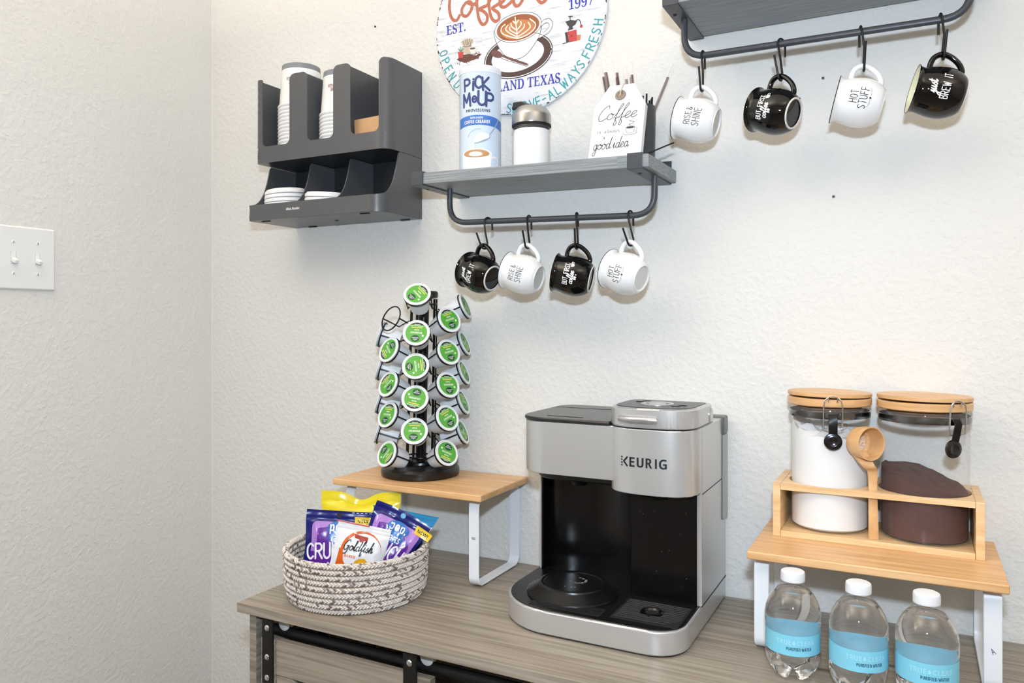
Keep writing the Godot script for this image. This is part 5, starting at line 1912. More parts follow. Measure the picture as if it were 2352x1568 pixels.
func jar(c: Vector3, r: float, label: String, az: float, sugar: bool) -> void:
	var o := thing("storage_jar", label, "jar", c, "")
	var at := Transform3D(Basis(), c)
	var g := Shape.new()
	g.lathe(PackedVector2Array([Vector2(0, 0), Vector2(r - 0.005, 0), Vector2(r - 0.0012, 0.0018), Vector2(r, 0.006), Vector2(r, 0.176), Vector2(r - 0.001, 0.184), Vector2(r - 0.0022, 0.1855), Vector2(r - 0.0034, 0.184)]), at, 56)
	part(o, "glass", g, M.glass)
	# contents: a filled cylinder with an uneven top
	var fill := Shape.new()
	var ri := r - 0.0026
	var nz := noise(FastNoiseLite.TYPE_SIMPLEX_SMOOTH, 1.0, 6 if sugar else 9, 3)
	var lvl := func(a: float, f: float) -> float:
		var x := sin(a) * f
		var z := cos(a) * f
		if sugar:
			return 0.150 - 0.010 * x - 0.010 * z + nz.get_noise_2d(x * 1.6, z * 1.6) * 0.013 + nz.get_noise_2d(x * 8.0, z * 8.0) * 0.0015
		return 0.088 - 0.017 * x - 0.003 * x * x - 0.006 * z + nz.get_noise_2d(x * 1.4, z * 1.4) * 0.004 + nz.get_noise_2d(x * 14.0, z * 14.0) * 0.0007
	var na := 56
	for i in na:
		var a := TAU * i / na
		var b := TAU * (i + 1) / na
		var da := Vector3(sin(a), 0, cos(a))
		var db := Vector3(sin(b), 0, cos(b))
		for j in 8:
			var f0 := j / 8.0
			var f1 := (j + 1) / 8.0
			var p0: Vector3 = c + da * ri * f0 + Vector3.UP * lvl.call(a, f0)
			var p1: Vector3 = c + db * ri * f0 + Vector3.UP * lvl.call(b, f0)
			var p2: Vector3 = c + db * ri * f1 + Vector3.UP * lvl.call(b, f1)
			var p3: Vector3 = c + da * ri * f1 + Vector3.UP * lvl.call(a, f1)
			if j > 0:
				fill.tri(p0, p3, p1)
			fill.tri(p1, p3, p2)
		var lo0 := c + da * ri + Vector3.UP * 0.006
		var lo1 := c + db * ri + Vector3.UP * 0.006
		fill.quad(lo0, lo1, c + db * ri + Vector3.UP * lvl.call(b, 1.0), c + da * ri + Vector3.UP * lvl.call(a, 1.0))
		var e0 := c + da * (ri - 0.004) + Vector3.UP * 0.0028
		var e1 := c + db * (ri - 0.004) + Vector3.UP * 0.0028
		fill.quad(e0, e1, lo1, lo0)
		fill.tri(c + Vector3.UP * 0.0028, e1, e0)
	fill.fix(0)
	var fm := mat(Color(0.92, 0.925, 0.93), 0.8)
	if not sugar:
		var im := Image.create(256, 256, false, Image.FORMAT_RGB8)
		var rng := RandomNumberGenerator.new()
		rng.seed = 77
		for y in 256:
			for x in 256:
				var q := rng.randf()
				im.set_pixel(x, y, Color(0.235, 0.075, 0.04).lerp(Color(0.39, 0.17, 0.10), q * q * q) if q < 0.995 else Color(0.66, 0.5, 0.42))
		fm = mat(Color.WHITE, 0.75)
		fm.albedo_texture = ImageTexture.create_from_image(im)
		fm.uv1_triplanar = true
		fm.uv1_world_triplanar = true
		fm.uv1_scale = Vector3.ONE * 9.0
	part(o, "sugar" if sugar else "ground_coffee", fill, fm, 50)
	# steel band with its screw tabs
	var bd := Shape.new()
	bd.lathe(PackedVector2Array([Vector2(r + 0.0003, 0.170), Vector2(r + 0.0016, 0.1704), Vector2(r + 0.0020, 0.174), Vector2(r + 0.0016, 0.1796), Vector2(r + 0.0003, 0.180), Vector2(r + 0.0003, 0.170)]), at, 56)
	part(o, "steel_band", bd, mat(Color(0.50, 0.50, 0.51), 0.16, 1.0))
	# lid: dark seal, thick disc, thin disc above it
	var se := Shape.new()
	se.lathe(PackedVector2Array([Vector2(0, 0.181), Vector2(r * 0.80, 0.181), Vector2(r * 0.82, 0.183), Vector2(r * 0.82, 0.1885), Vector2(0, 0.1885)]), at, 48)
	part(o, "lid_seal", se, mat(Color(0.42, 0.27, 0.16), 0.6))
	var lr := r + 0.0035
	var l1 := Shape.new()
	l1.lathe(PackedVector2Array([Vector2(0, 0.188), Vector2(lr - 0.0015, 0.188), Vector2(lr, 0.1895), Vector2(lr, 0.1985), Vector2(lr - 0.001, 0.1995), Vector2(0, 0.1995)]), at, 56)
	part(o, "lid", l1, M.bamboo)
	var l2 := Shape.new()
	var tip := Transform3D(Basis(Vector3.BACK, -0.012) * Basis(Vector3.RIGHT, -0.012), c + Vector3(0, 0.2015, 0.0))
	l2.lathe(PackedVector2Array([Vector2(0, 0), Vector2(lr - 0.0005, 0), Vector2(lr + 0.0002, 0.0008), Vector2(lr + 0.0002, 0.005), Vector2(lr - 0.001, 0.006), Vector2(0, 0.006)]), tip, 56)
	part(o, "lid_cover", l2, M.bamboo)
	# clip: wire bail over the lid, lever strap and pressed button
	var out := Vector3(sin(az), 0, cos(az))
	var sd := Vector3(cos(az), 0, -sin(az))
	var w := Shape.new()
	var pts := PackedVector3Array()
	for q in [[-0.006, 0.157, 0.0045], [-0.0125, 0.158, 0.0048], [-0.0128, 0.165, 0.005], [-0.0128, 0.190, 0.0068], [-0.0115, 0.1985, 0.007], [-0.006, 0.2035, 0.0055], [0.0, 0.205, 0.005], [0.006, 0.2035, 0.0055], [0.0115, 0.1985, 0.007], [0.0128, 0.190, 0.0068], [0.0128, 0.165, 0.005], [0.0125, 0.158, 0.0048], [0.006, 0.157, 0.0045]]:
		pts.append(c + out * (r + q[2]) + sd * q[0] + Vector3.UP * q[1])
	w.tube(pts, 0.0011, 8)
	for q in [-0.0065, 0.0065]:
		w.tube(PackedVector3Array([c + out * (r + 0.0055) + sd * q + Vector3.UP * 0.2035, c + out * (r + 0.0052) + sd * q * 0.9 + Vector3.UP * 0.196]), 0.0010, 6)
	part(o, "wire_bail", w, M.steel)
	var lv := Shape.new()
	var slant := 0.0 if sugar else -0.006
	lv.strap(PackedVector3Array([c + out * (r + 0.0028) + Vector3.UP * 0.178, c + out * (r + 0.0070) + Vector3.UP * 0.172, c + out * (r + 0.0075) + sd * slant * 0.5 + Vector3.UP * 0.160, c + out * (r + 0.0065) + sd * slant + Vector3.UP * 0.1455]), sd, 0.0122, 0.0016)
	part(o, "clip_lever", lv, mat(Color(0.07, 0.065, 0.07), 0.25, 0.3))
	var bt := Shape.new()
	var fr := frame(c + out * (r + 0.0052) + sd * slant * 1.2 + Vector3.UP * 0.1385, sd, out)
	bt.lathe(P("0,.0022 .0045,.0022 .0062,.0034 .0078,.0036 .0098,.0026 .0122,.0022 .0128,.001 .0128,0 0,0"), fr, 28)
	part(o, "clip_button", bt, mat(Color(0.30, 0.30, 0.32), 0.18, 1.0))

func scoop() -> void:
	var n := Vector3(sin(0.80), 0.02, cos(0.80)).normalized()
	var ctr := Vector3(1.4815, 1.1165, 0.1345)
	var s := Shape.new()
	var fr := frame(ctr, n.cross(Vector3.UP).normalized(), n)
	s.lathe(P("0,-.031 .0145,-.031 .0185,-.0295 .0212,-.026 .0232,-.015 .0243,-.001 .0241,0 .0226,0 .0222,-.001 .0212,-.014 .0190,-.024 .0150,-.0265 0,-.0265"), fr, 44)
	var at := Vector3(1.4825, yb_scoop(), 0.1145)
	var o := thing("coffee_scoop", "small bamboo scoop with a round bowl, standing between the two jars", "scoop", at)
	part(o, "bowl", s, M.scoop, 30)
	var h := Shape.new()
	var pts := PackedVector3Array()
	var path := curve3(PackedVector3Array([ctr - n * 0.027 + Vector3(0, -0.014, 0), ctr - n * 0.020 + Vector3(0.001, -0.0215, 0), ctr - n * 0.011 + Vector3(0.002, -0.031, 0.000), Vector3(1.4815, 1.075, 0.1165), Vector3(1.4818, 1.055, 0.1150), Vector3(1.4822, 1.030, 0.1145), Vector3(1.4828, 0.995, 0.1145), at + Vector3(0.0005, 0.0002, 0)]), 6)
	var wd := PackedFloat32Array([0.022, 0.022, 0.019, 0.0145, 0.0122, 0.0126, 0.0136, 0.0140])
	# flat handle: rows of a rounded section that grow and shrink along the path
	var rows: Array = []
	for i in path.size():
		var f := clampf(float(i) / 6.0, 0.0, 6.999)
		var w: float = lerpf(wd[int(f)], wd[int(f) + 1], f - int(f))
		var d := (path[mini(i + 1, path.size() - 1)] - path[maxi(i - 1, 0)]).normalized()
		var x := Vector3(cos(0.25), 0, -sin(0.25))
		var z := x.cross(d).normalized()
		var row := PackedVector3Array()
		for k in 10:
			var a := TAU * k / 10
			row.append(path[i] + x * w * 0.5 * signf(cos(a)) * pow(absf(cos(a)), 0.5) + z * 0.0036 * signf(sin(a)) * pow(absf(sin(a)), 0.5))
		rows.append(row)
	for i in rows.size() - 1:
		for k in 10:
			var l := (k + 1) % 10
			h.quad(rows[i][k], rows[i][l], rows[i + 1][l], rows[i + 1][k])
	for k in range(1, 9):
		h.tri(rows[0][0], rows[0][k], rows[0][k + 1])
		h.tri(rows[-1][0], rows[-1][k + 1], rows[-1][k])
	h.fix(0)
	part(o, "handle", h, M.scoop, 50)
	# sugar grains sticking inside the bowl
	var g := Shape.new()
	var rng := RandomNumberGenerator.new()
	rng.seed = 5
	for k in 240:
		var a := rng.randf_range(-0.4, 3.2)
		var rr := sqrt(rng.randf()) * 0.0155
		var dp := -0.0262 if rr < 0.0145 else -0.022
		var p := fr * Vector3(cos(a + 1.9) * rr, dp, sin(a + 1.9) * rr)
		g.box(p, Vector3.ONE * rng.randf_range(0.0005, 0.0012))
	var gm := part(o, "sugar_grains", g, mat(Color(0.93, 0.90, 0.87), 0.5))
	gm.set_meta("kind", "stuff")

func yb_scoop() -> float:
	return 0.967 + 0.0092

# ------------------------------------------------------------------ water bottles
func water_bottles() -> void:
	var spots := [[Vector3(1.391, TOP, 0.256), "small clear water bottle with a pale blue label, nearest the coffee maker", 0.0], [Vector3(1.472, TOP, 0.266), "small clear water bottle with a pale blue label, between the two other bottles", 0.17], [Vector3(1.549, TOP, 0.268), "small clear water bottle with a pale blue label, farthest from the coffee maker", 0.05]]
	var proto: Node3D = null
	for q in spots:
		var az = atan2(EYE.x - q[0].x, EYE.z - q[0].z) + q[2]
		var t := Transform3D(Basis(Vector3.UP, az), q[0])
		if proto == null:
			proto = bottle(q[1])
			proto.transform = t
		else:
			dup(proto, q[1], t)

func bottle_skin(prof: PackedVector2Array, seg: int, inset: float) -> Shape:
	var s := Shape.new()
	var pt := func(i: int, p: Vector2) -> Vector3:
		var a := TAU * i / seg
		var r := p.x
		var y := p.y
		if p.y < 0.034:
			# five lobes: valleys rise between the feet
			var v := pow(0.5 + 0.5 * cos(a * 5.0), 3.0)
			var dp := clampf((0.034 - p.y) / 0.034, 0.0, 1.0)
			r *= 1.0 - 0.30 * v * dp
			y += 0.014 * v * dp * dp * clampf(p.x / 0.02, 0.0, 1.0)
		return Vector3(sin(a) * maxf(r - inset, 0.0), y, cos(a) * maxf(r - inset, 0.0))
	for i in seg:
		for j in prof.size() - 1:
			var a: Vector3 = pt.call(i, prof[j])
			var b: Vector3 = pt.call(i + 1, prof[j])
			var d: Vector3 = pt.call(i + 1, prof[j + 1])
			var e: Vector3 = pt.call(i, prof[j + 1])
			if prof[j].x > 1e-6:
				s.tri(a, b, d)
			if prof[j + 1].x > 1e-6:
				s.tri(a, d, e)
	s.fix(0)
	return s

func bottle(label: String) -> Node3D:
	var o := thing("water_bottle", label, "water bottle", Vector3.ZERO, "water bottles in front of the riser")
	var low := "0,.009 .008,.007 .015,.002 .020,.0004 .0245,.001 .0295,.006 .0335,.014 .0355,.023 .0360,.030 .0352,.0335 .0346,.0355 .0346,.0365"
	var body := P(low + " .0346,.062 .0346,.063 .0356,.0655 .0361,.072 .0359,.081 .0345,.090 .0312,.099 .0262,.1075 .0205,.1145 .0160,.1185 .0135,.1205 .0135,.1225 .0158,.1230 .0158,.1240 .0125,.1245 .0122,.132")
	var sk := bottle_skin(body, 60, 0.0)
	part(o, "bottle_shell", sk, pane("f3f7fa", 0.05, 0.03), 50)
	var wp := P(low + " .0346,.062 .0346,.063 .0356,.0655 .0361,.072 .0359,.081 .0345,.090 .0312,.099 .0262,.1075 .0222,.1126 .0,.1126")
	var wa := bottle_skin(wp, 60, 0.0007)
	var wm := mat(Color(1, 1, 1, 0.0), 0.0)
	wm.refraction_enabled = true
	wm.refraction_scale = 0.033
	part(o, "water", wa, wm, 50)
	var lb := Shape.new()
	lb.lathe(P(".0349,.0362 .0351,.0362 .0351,.0625 .0349,.0625 .0349,.0362"), Transform3D(), 60)
	part(o, "paper_label", lb, mat(Color(0.50, 0.80, 0.90), 0.45))
	var f := on_round(Vector3.ZERO, 0.0353, 0.0)
	var w := Shape.new()
	letters(w, "PURIFIED WATER", "Droid Sans", true, Vector2(0.008, 0.0455), 0.0040, 0.0325, 0, f, Vector3.BACK, 2.0)
	part(o, "lettering", w, mat(Color(0.06, 0.24, 0.36), 0.5))
	var p := Shape.new()
	letters(p, "TRUE", "Droid Sans", true, Vector2(-0.0115, 0.0535), 0.0062, 0.0190, 0, f, Vector3.BACK, 2.0)
	letters(p, "CLEAR", "Droid Sans", true, Vector2(0.0170, 0.0535), 0.0062, 0.0240, 0, f, Vector3.BACK, 2.0)
	p.fill(P(".0013,.0567 -.0006,.0535 -.0004,.0515 .0013,.0505 .0030,.0515 .0032,.0535"), f, 1.0, Vector3.BACK)
	part(o, "pale_lettering", p, mat(Color(0.63, 0.86, 0.93), 0.5))
	var cap := Shape.new()
	cap.lathe(P("0,.1245 .0148,.1245 .0155,.1255 .0155,.1345 .0148,.1368 .0130,.1378 0,.1380"), Transform3D(), 40)
	part(o, "cap", cap, mat(Color(0.91, 0.92, 0.94), 0.4))
	return o

# ------------------------------------------------------------------ on the short shelf
func shelf_y(x: float) -> float:
	return 1.5395 + 0.0211 - 0.017 * (x - 0.9375)

func shelf_things() -> void:
	creamer(Vector3(0.815, shelf_y(0.815) + 0.0008, 0.094))
	sugar_shaker(Vector3(0.921, shelf_y(0.921) + 0.0008, 0.092))
	coffee_tag()
	stirrers()

func creamer(c: Vector3) -> void:
	var o := thing("creamer_canister", "tall light blue and white canister of coffee creamer on the short shelf", "canister", c)
	var at := Transform3D(Basis(), c)
	var r := 0.0388
	var h := 0.1955
	var s := Shape.new()
	s.lathe(PackedVector2Array([Vector2(0, 0), Vector2(r, 0), Vector2(r + 0.0006, 0.001), Vector2(r + 0.0006, 0.003), Vector2(r, 0.004), Vector2(r, h - 0.012), Vector2(0, h - 0.012)]), at, 56)
	part(o, "can_body", s, mat(Color(0.80, 0.865, 0.935), 0.35))
	var l := Shape.new()
	l.lathe(PackedVector2Array([Vector2(0, h - 0.013), Vector2(r + 0.0004, h - 0.013), Vector2(r + 0.0008, h - 0.012), Vector2(r + 0.0008, h - 0.003), Vector2(r - 0.0005, h), Vector2(r - 0.003, h), Vector2(r - 0.004, h - 0.002), Vector2(0, h - 0.002)]), at, 56)
	part(o, "lid", l, mat(Color(0.90, 0.92, 0.95), 0.35))
	var az := atan2(EYE.x - c.x, EYE.z - c.z) - 0.06
	var hint := Vector3(sin(az), 0, cos(az))
	var f1 := on_round(c, r + 0.0003, az)
	var f2 := on_round(c, r + 0.0005, az)
	var f3 := on_round(c, r + 0.0007, az)
	var f4 := on_round(c, r + 0.0009, az)
	var navy := mat(Color(0.19, 0.26, 0.47), 0.5)
	var w := Shape.new()
	w.step = 0.002
	# uneven painted capitals in three lines
	for q in [["P", -0.0235, 0.1595, 0.021, 0.05], ["i", -0.0105, 0.1605, 0.023, -0.02], ["C", -0.001, 0.1630, 0.021, -0.04], ["K", 0.0135, 0.1605, 0.023, 0.06]]:
		skinny(w, q[0], Vector2(q[1], q[2]), q[3], q[4], 0.0042, f1, hint, 1.25)
	for q in [["M", -0.0245, 0.1320, 0.023, 0.05], ["e", -0.0085, 0.1355, 0.017, 0.0], ["U", 0.0060, 0.1340, 0.025, -0.03], ["P", 0.0210, 0.1315, 0.024, -0.05]]:
		skinny(w, q[0], Vector2(q[1], q[2]), q[3], q[4], 0.0044 if q[0] != "e" else 0.0036, f1, hint, 1.25)
	part(o, "name_lettering", w, navy)
	var w2 := Shape.new()
	letters(w2, "PROVISIONS", "Droid Sans", true, Vector2(-0.002, 0.1120), 0.0052, 0.047, 0.0, f1, hint, 2.0)
	part(o, "small_lettering", w2, mat(Color(0.10, 0.12, 0.18), 0.5))
	var b := Shape.new()
	var band := PackedVector2Array()
	for k in 21:
		var x := -0.045 + 0.104 * k / 20.0
		band.append(Vector2(x, 0.1035 - pow(absf(x + 0.002) / 0.05, 2.0) * 0.005))
	for k in 21:
		var x := 0.059 - 0.104 * k / 20.0
		band.append(Vector2(x, 0.0855 - pow(absf(x + 0.002) / 0.05, 2.0) * 0.005))
	b.fill(band, f1, 0.006, hint)
	part(o, "blue_band", b, mat(Color(0.26, 0.47, 0.78), 0.4))
	var bl := Shape.new()
	letters(bl, "NON-DAIRY", "Droid Sans", true, Vector2(-0.004, 0.0985), 0.0035, 0.024, 0.0, f2, hint, 2.0)
	letters(bl, "COFFEE CREAMER", "Droid Sans", true, Vector2(-0.004, 0.0915), 0.0060, 0.051, 0.02, f2, hint, 2.0)
	part(o, "band_lettering", bl, M.ink_white)
	var sp := Shape.new()
	sp.stroke(curve(P(".042,.0985 .030,.080 .022,.070 .020,.066"), 5), 0.0022, f3, hint)
	sp.fill(ellipse(Vector2(0.006, 0.0595), 0.0165, 0.0050, 0.35, 24), f3, 0.006, hint)
	part(o, "spoon_print", sp, mat(Color(0.62, 0.68, 0.74), 0.35))
	var pw := Shape.new()
	pw.fill(curve(P("-.012,.054 -.004,.066 .004,.072 .014,.070 .020,.067 .018,.062 .008,.058 -.002,.054"), 4, true), f4, 0.006, hint)
	pw.fill(P("-.0125,.052 -.0085,.054 -.009,.040 -.0115,.040"), f4, 0.006, hint)
	pw.fill(rounded(PackedVector2Array([Vector2(-0.033, 0.0045), Vector2(0.022, 0.0045), Vector2(0.0255, 0.032), Vector2(-0.0345, 0.032)]), [0.008, 0.008, 0.001, 0.001]), f1, 0.006, hint)
	pw.fill(ellipse(Vector2(-0.0045, 0.033), 0.030, 0.0095, 0, 32), f1, 0.006, hint)
	pw.stroke(curve(P(".0245,.0265 .034,.0285 .040,.022 .036,.012 .024,.009"), 6), 0.0030, f1, hint)
	part(o, "cup_print", pw, mat(Color(0.93, 0.94, 0.95), 0.4))
	var cf := Shape.new()
	cf.fill(ellipse(Vector2(-0.0055, 0.0335), 0.0255, 0.0072, 0, 32), f2, 0.006, hint)
	part(o, "coffee_print", cf, mat(Color(0.77, 0.57, 0.38), 0.4))
	var cw := Shape.new()
	cw.fill(ellipse(Vector2(-0.0065, 0.0325), 0.0130, 0.0044, 0, 24), f3, 0.006, hint)
	part(o, "cream_print", cw, mat(Color(0.95, 0.93, 0.90), 0.4))
	var arc := Shape.new()
	for k in 13:
		var a := 2.75 - k * 0.115
		letters(arc, "SMOOTH&CREAMY"[k], "Droid Sans", true, Vector2(-0.001 + cos(a) * 0.021, 0.057 + sin(a) * 0.021), 0.0021, 0.0014, a - PI / 2, f2, hint, 4.0)
	part(o, "arc_lettering", arc, mat(Color(0.45, 0.56, 0.72), 0.5))

func sugar_shaker(c: Vector3) -> void:
	var o := thing("sugar_shaker", "glass sugar pourer with a brushed steel top and black flap, beside the canister", "sugar pourer", c)
	var at := Transform3D(Basis(), c)
	var g := Shape.new()
	g.lathe(P("0,0 .0325,0 .0345,.0015 .0350,.005 .0350,.070 .0345,.0765 .0325,.081 .0320,.084"), at, 48)
	part(o, "glass", g, M.glass)
	var s := Shape.new()
	s.lathe(P("0,.004 .0300,.004 .0322,.006 .0326,.010 .0326,.0685 .0310,.0735 .0270,.0745 0,.0752"), at, 48)
	part(o, "sugar", s, mat(Color(0.94, 0.945, 0.95), 0.8))
	var k := Shape.new()
	k.lathe(P(".0330,.0795 .0352,.0798 .0356,.0815 .0352,.0832 .0330,.0835 .0330,.0795"), at, 48)
	part(o, "gasket", k, M.rubber)
	var l := Shape.new()
	l.lathe(P(".0335,.0832 .0355,.0832 .0357,.0845 .0357,.0985 .0345,.1035 .0310,.1095 .0270,.1140 .0262,.1146 .0,.1150"), at, 48)
	var lm := mat(Color(0.70, 0.70, 0.70), 0.30, 1.0)
	part(o, "steel_top", l, lm, 30)
	var f := Shape.new()
	var q := frame(c + Vector3(-0.012, 0.1150, 0.006), Vector3(0.95, -0.05, 0.3).normalized(), Vector3(0.02, 1, 0).normalized())
	f.prism(rounded(P("-.019,-.003 .019,-.003 .018,.001 .004,.0095 -.017,.0105"), [0.001, 0.001, 0.002, 0.003, 0.003], 4), 0.028, q * Transform3D(Basis(), Vector3(0, 0, -0.014)), 0.0025)
	part(o, "pour_flap", f, mat(Color(0.12, 0.125, 0.13), 0.4))

func coffee_tag() -> void:
	var xa := 1.044
	var y0 := shelf_y(1.09) + 0.0012
	var up := Vector3(0.0, 1.0, -0.30).normalized()
	var rt := Vector3(1, -0.017, 0).normalized()
	var org := Vector3(1.0955, y0 + 0.001, 0.141)
	var fr := frame(org, rt, up)
	var o := thing("coffee_tag_sign", "white wooden tag-shaped sign lettered Coffee is always a good idea", "sign", org)
	var out := rounded(P("-.0455,0 .0455,0 .0455,.098 .0225,.138 -.0215,.138 -.0455,.098"), [0.0015], 3)
	var s := Shape.new()
	s.prism(out, 0.013, fr * Transform3D(Basis(), Vector3(0, 0, -0.013)), 0.0008)
	part(o, "tag_board", s, mat(Color(0.93, 0.94, 0.96), 0.55))
	var hint := fr.basis.z
	var f := on_plane(org, rt, up, 0.0002)
	var f2 := on_plane(org, rt, up, 0.0004)
	var ring := Shape.new()
	ring.lathe(P(".0052,0 .0056,.0012 .0072,.0017 .0092,.0012 .0098,0 .0052,0"), frame(org + up * 0.1175, rt, hint), 30)
	part(o, "eyelet", ring, mat(Color(0.53, 0.49, 0.46), 0.4, 0.3))
	var hole := Shape.new()
	hole.fill(ellipse(Vector2(0, 0.1175), 0.0053, 0.0053, 0, 20), f2, 1.0, hint)
	part(o, "eyelet_hole", hole, mat(Color(0.60, 0.52, 0.46), 0.8))
	var tw := Shape.new()
	tw.tube(curve3(PackedVector3Array([org + up * 0.116 + hint * 0.0006, org + up * 0.121 + hint * 0.0036 + rt * 0.001, org + up * 0.130 + hint * 0.002 + rt * 0.002, org + up * 0.1385 + hint * 0.0006 + rt * 0.0045, org + up * 0.1395 - hint * 0.010 + rt * 0.0055]), 5), 0.0011, 6)
	part(o, "twine", tw, mat(Color(0.80, 0.75, 0.68), 0.9))
	var ink := mat(Color(0.16, 0.17, 0.18), 0.6)
	var w := Shape.new()
	handwrite(w, "Coffee", Vector2(-0.0375, 0.0715), 0.0118, 0.03, 0.0011, f, hint, 1.12, 0.25)
	handwrite(w, "good idea", Vector2(-0.0385, 0.0175), 0.0098, 0.03, 0.0011, f, hint, 0.80, 0.20)
	letters(w, "is always", "Droid Sans Mono", false, Vector2(-0.015, 0.0500), 0.0078, 0.041, 0.0, f, hint)
	letters(w, "a", "Droid Sans Mono", false, Vector2(-0.0215, 0.0385), 0.0042, 0.0038, 0.0, f, hint)
	part(o, "lettering", w, ink)
	var d := Shape.new()
	d.stroke(curve(P(".016,.0545 .0165,.049 .019,.0445 .0235,.0435 .028,.0445 .0305,.049 .031,.0545"), 4), 0.0006, f, hint)
	d.stroke(curve(ellipse(Vector2(0.0235, 0.0545), 0.0076, 0.0021, 0, 16), 1, true), 0.0006, f, hint)
	d.stroke(curve(P(".031,.053 .035,.053 .035,.048 .030,.0465"), 4), 0.0006, f, hint)
	d.stroke(curve(P(".013,.045 .012,.042 .0235,.0405 .035,.043 .034,.046"), 4), 0.0006, f, hint)
	d.stroke(curve(P(".0235,.058 .021,.0605 .027,.062 .029,.0645 .022,.066 .021,.0675"), 4), 0.0008, f, hint)
	d.fill(ellipse(Vector2(0.0235, 0.0543), 0.0066, 0.0015, 0, 16), f2, 1.0, hint)
	part(o, "cup_print", d, ink)

func stirrers() -> void:
	var c := Vector3(1.095, shelf_y(1.095) + 0.001, 0.0525)
	var o := thing("stirrer_cup", "dark grey cylinder cup holding straws behind the tag sign", "holder", c)
	var s := Shape.new()
	s.lathe(P("0,0 .0405,0 .0415,.001 .0415,.104 .0409,.105 .0403,.104 .0403,.003 0,.003"), Transform3D(Basis(Vector3.BACK, -0.017), c), 48)
	part(o, "cup_wall", s, mat(Color(0.30, 0.31, 0.32), 0.4, 0.4))
	var tops := [Vector3(1.040, 1.730, 0.07), Vector3(1.046, 1.724, 0.060), Vector3(1.054, 1.728, 0.068), Vector3(1.066, 1.720, 0.058), Vector3(1.070, 1.729, 0.072), Vector3(1.075, 1.716, 0.066), Vector3(1.083, 1.719, 0.064), Vector3(1.096, 1.717, 0.066), Vector3(1.102, 1.717, 0.058)]
	var names := ["leftmost of the wrapped brown straws in the dark cup", "second of the wrapped brown straws from the left in the dark cup", "wider wrapped brown straw, third from the left in the dark cup", "fourth wrapped brown straw from the left in the dark cup", "tall brown straw in the middle of the bundle in the dark cup", "short brown straw just left of the eyelet of the tag sign", "brown straw rising right above the eyelet of the tag sign", "second last wrapped brown straw on the right of the bundle", "last wrapped brown straw on the right of the bundle"]
	var cm := pane("f5f3ef", 0.06, 0.1)
	for k in tops.size() + 1:
		var tip: Vector3 = tops[k] if k < tops.size() else Vector3(1.155, 1.716, 0.060)
		var lb: String = names[k] if k < names.size() else "single brown straw leaning far out to the right of the dark cup"
		tip.z = c.z + ([-0.011, 0.002, 0.015][k % 3] if k < tops.size() else -0.022)
		var foot := c + Vector3(-0.022 + 0.0055 * k, 0.004, [-0.011, 0.002, 0.015][k % 3]) if k < tops.size() else c + Vector3(-0.010, 0.004, -0.0265)
		var dir := (tip - foot).normalized()
		var sx := thing("straw", lb, "straw", foot, "wrapped straws in the dark cup")
		var b := Shape.new()
		var r := 0.0024 if k != 2 else 0.0030
		b.tube(PackedVector3Array([foot, tip]), r, 10)
		part(sx, "straw_tube", b, mat(Color(0.34, 0.24, 0.23) if k % 3 else Color(0.46, 0.40, 0.40), 0.35))
		if k % 2 == 0 or k == tops.size():
			var w := Shape.new()
			var sd := dir.cross(Vector3.BACK).normalized()
			w.tube(PackedVector3Array([foot + dir * 0.02, tip, tip + dir * 0.012, tip + dir * 0.022]), 0.0042, 8, false, 0.75, Vector3.BACK)
			part(sx, "clear_wrapper", w, cm)
	# short black stirrers
	for k in 6:
		var b := -0.45 + 0.22 * k
		var foot := c + Vector3(cos(b) * 0.0335, 0.004, sin(b) * 0.0335)
		var tip := c + Vector3(cos(b) * 0.0370, 0.112 + 0.005 * ((k * 2) % 3), sin(b) * 0.0370)
		var t := Shape.new()
		t.tube(PackedVector3Array([foot, tip]), 0.0016, 6)
		single("coffee_stirrer", t, M.black_iron, "short black stirrer stick in the dark cup, %s at its right rim" % ["rearmost", "second from the back", "third from the back", "third from the front", "second from the front", "foremost"][k], "stirrer", foot, "black stirrers in the dark cup")
	var lone := Shape.new()
	lone.tube(PackedVector3Array([Vector3(1.136, shelf_y(1.136) + 0.0052, 0.128), Vector3(1.150, 1.5655, 0.1265), Vector3(1.1915, 1.580, 0.121)]), 0.0012, 8)
	lone.tube(PackedVector3Array([Vector3(1.136, shelf_y(1.136) + 0.0052, 0.128), Vector3(1.128, shelf_y(1.128) + 0.0014, 0.1285), Vector3(1.10, shelf_y(1.10) + 0.0014, 0.132 - 0.03)]), 0.0012, 8)
	single("stirrer_stick", lone, M.black_wire, "long thin black stick poking out over the right end of the short shelf", "stick", Vector3(1.136, shelf_y(1.136), 0.128))

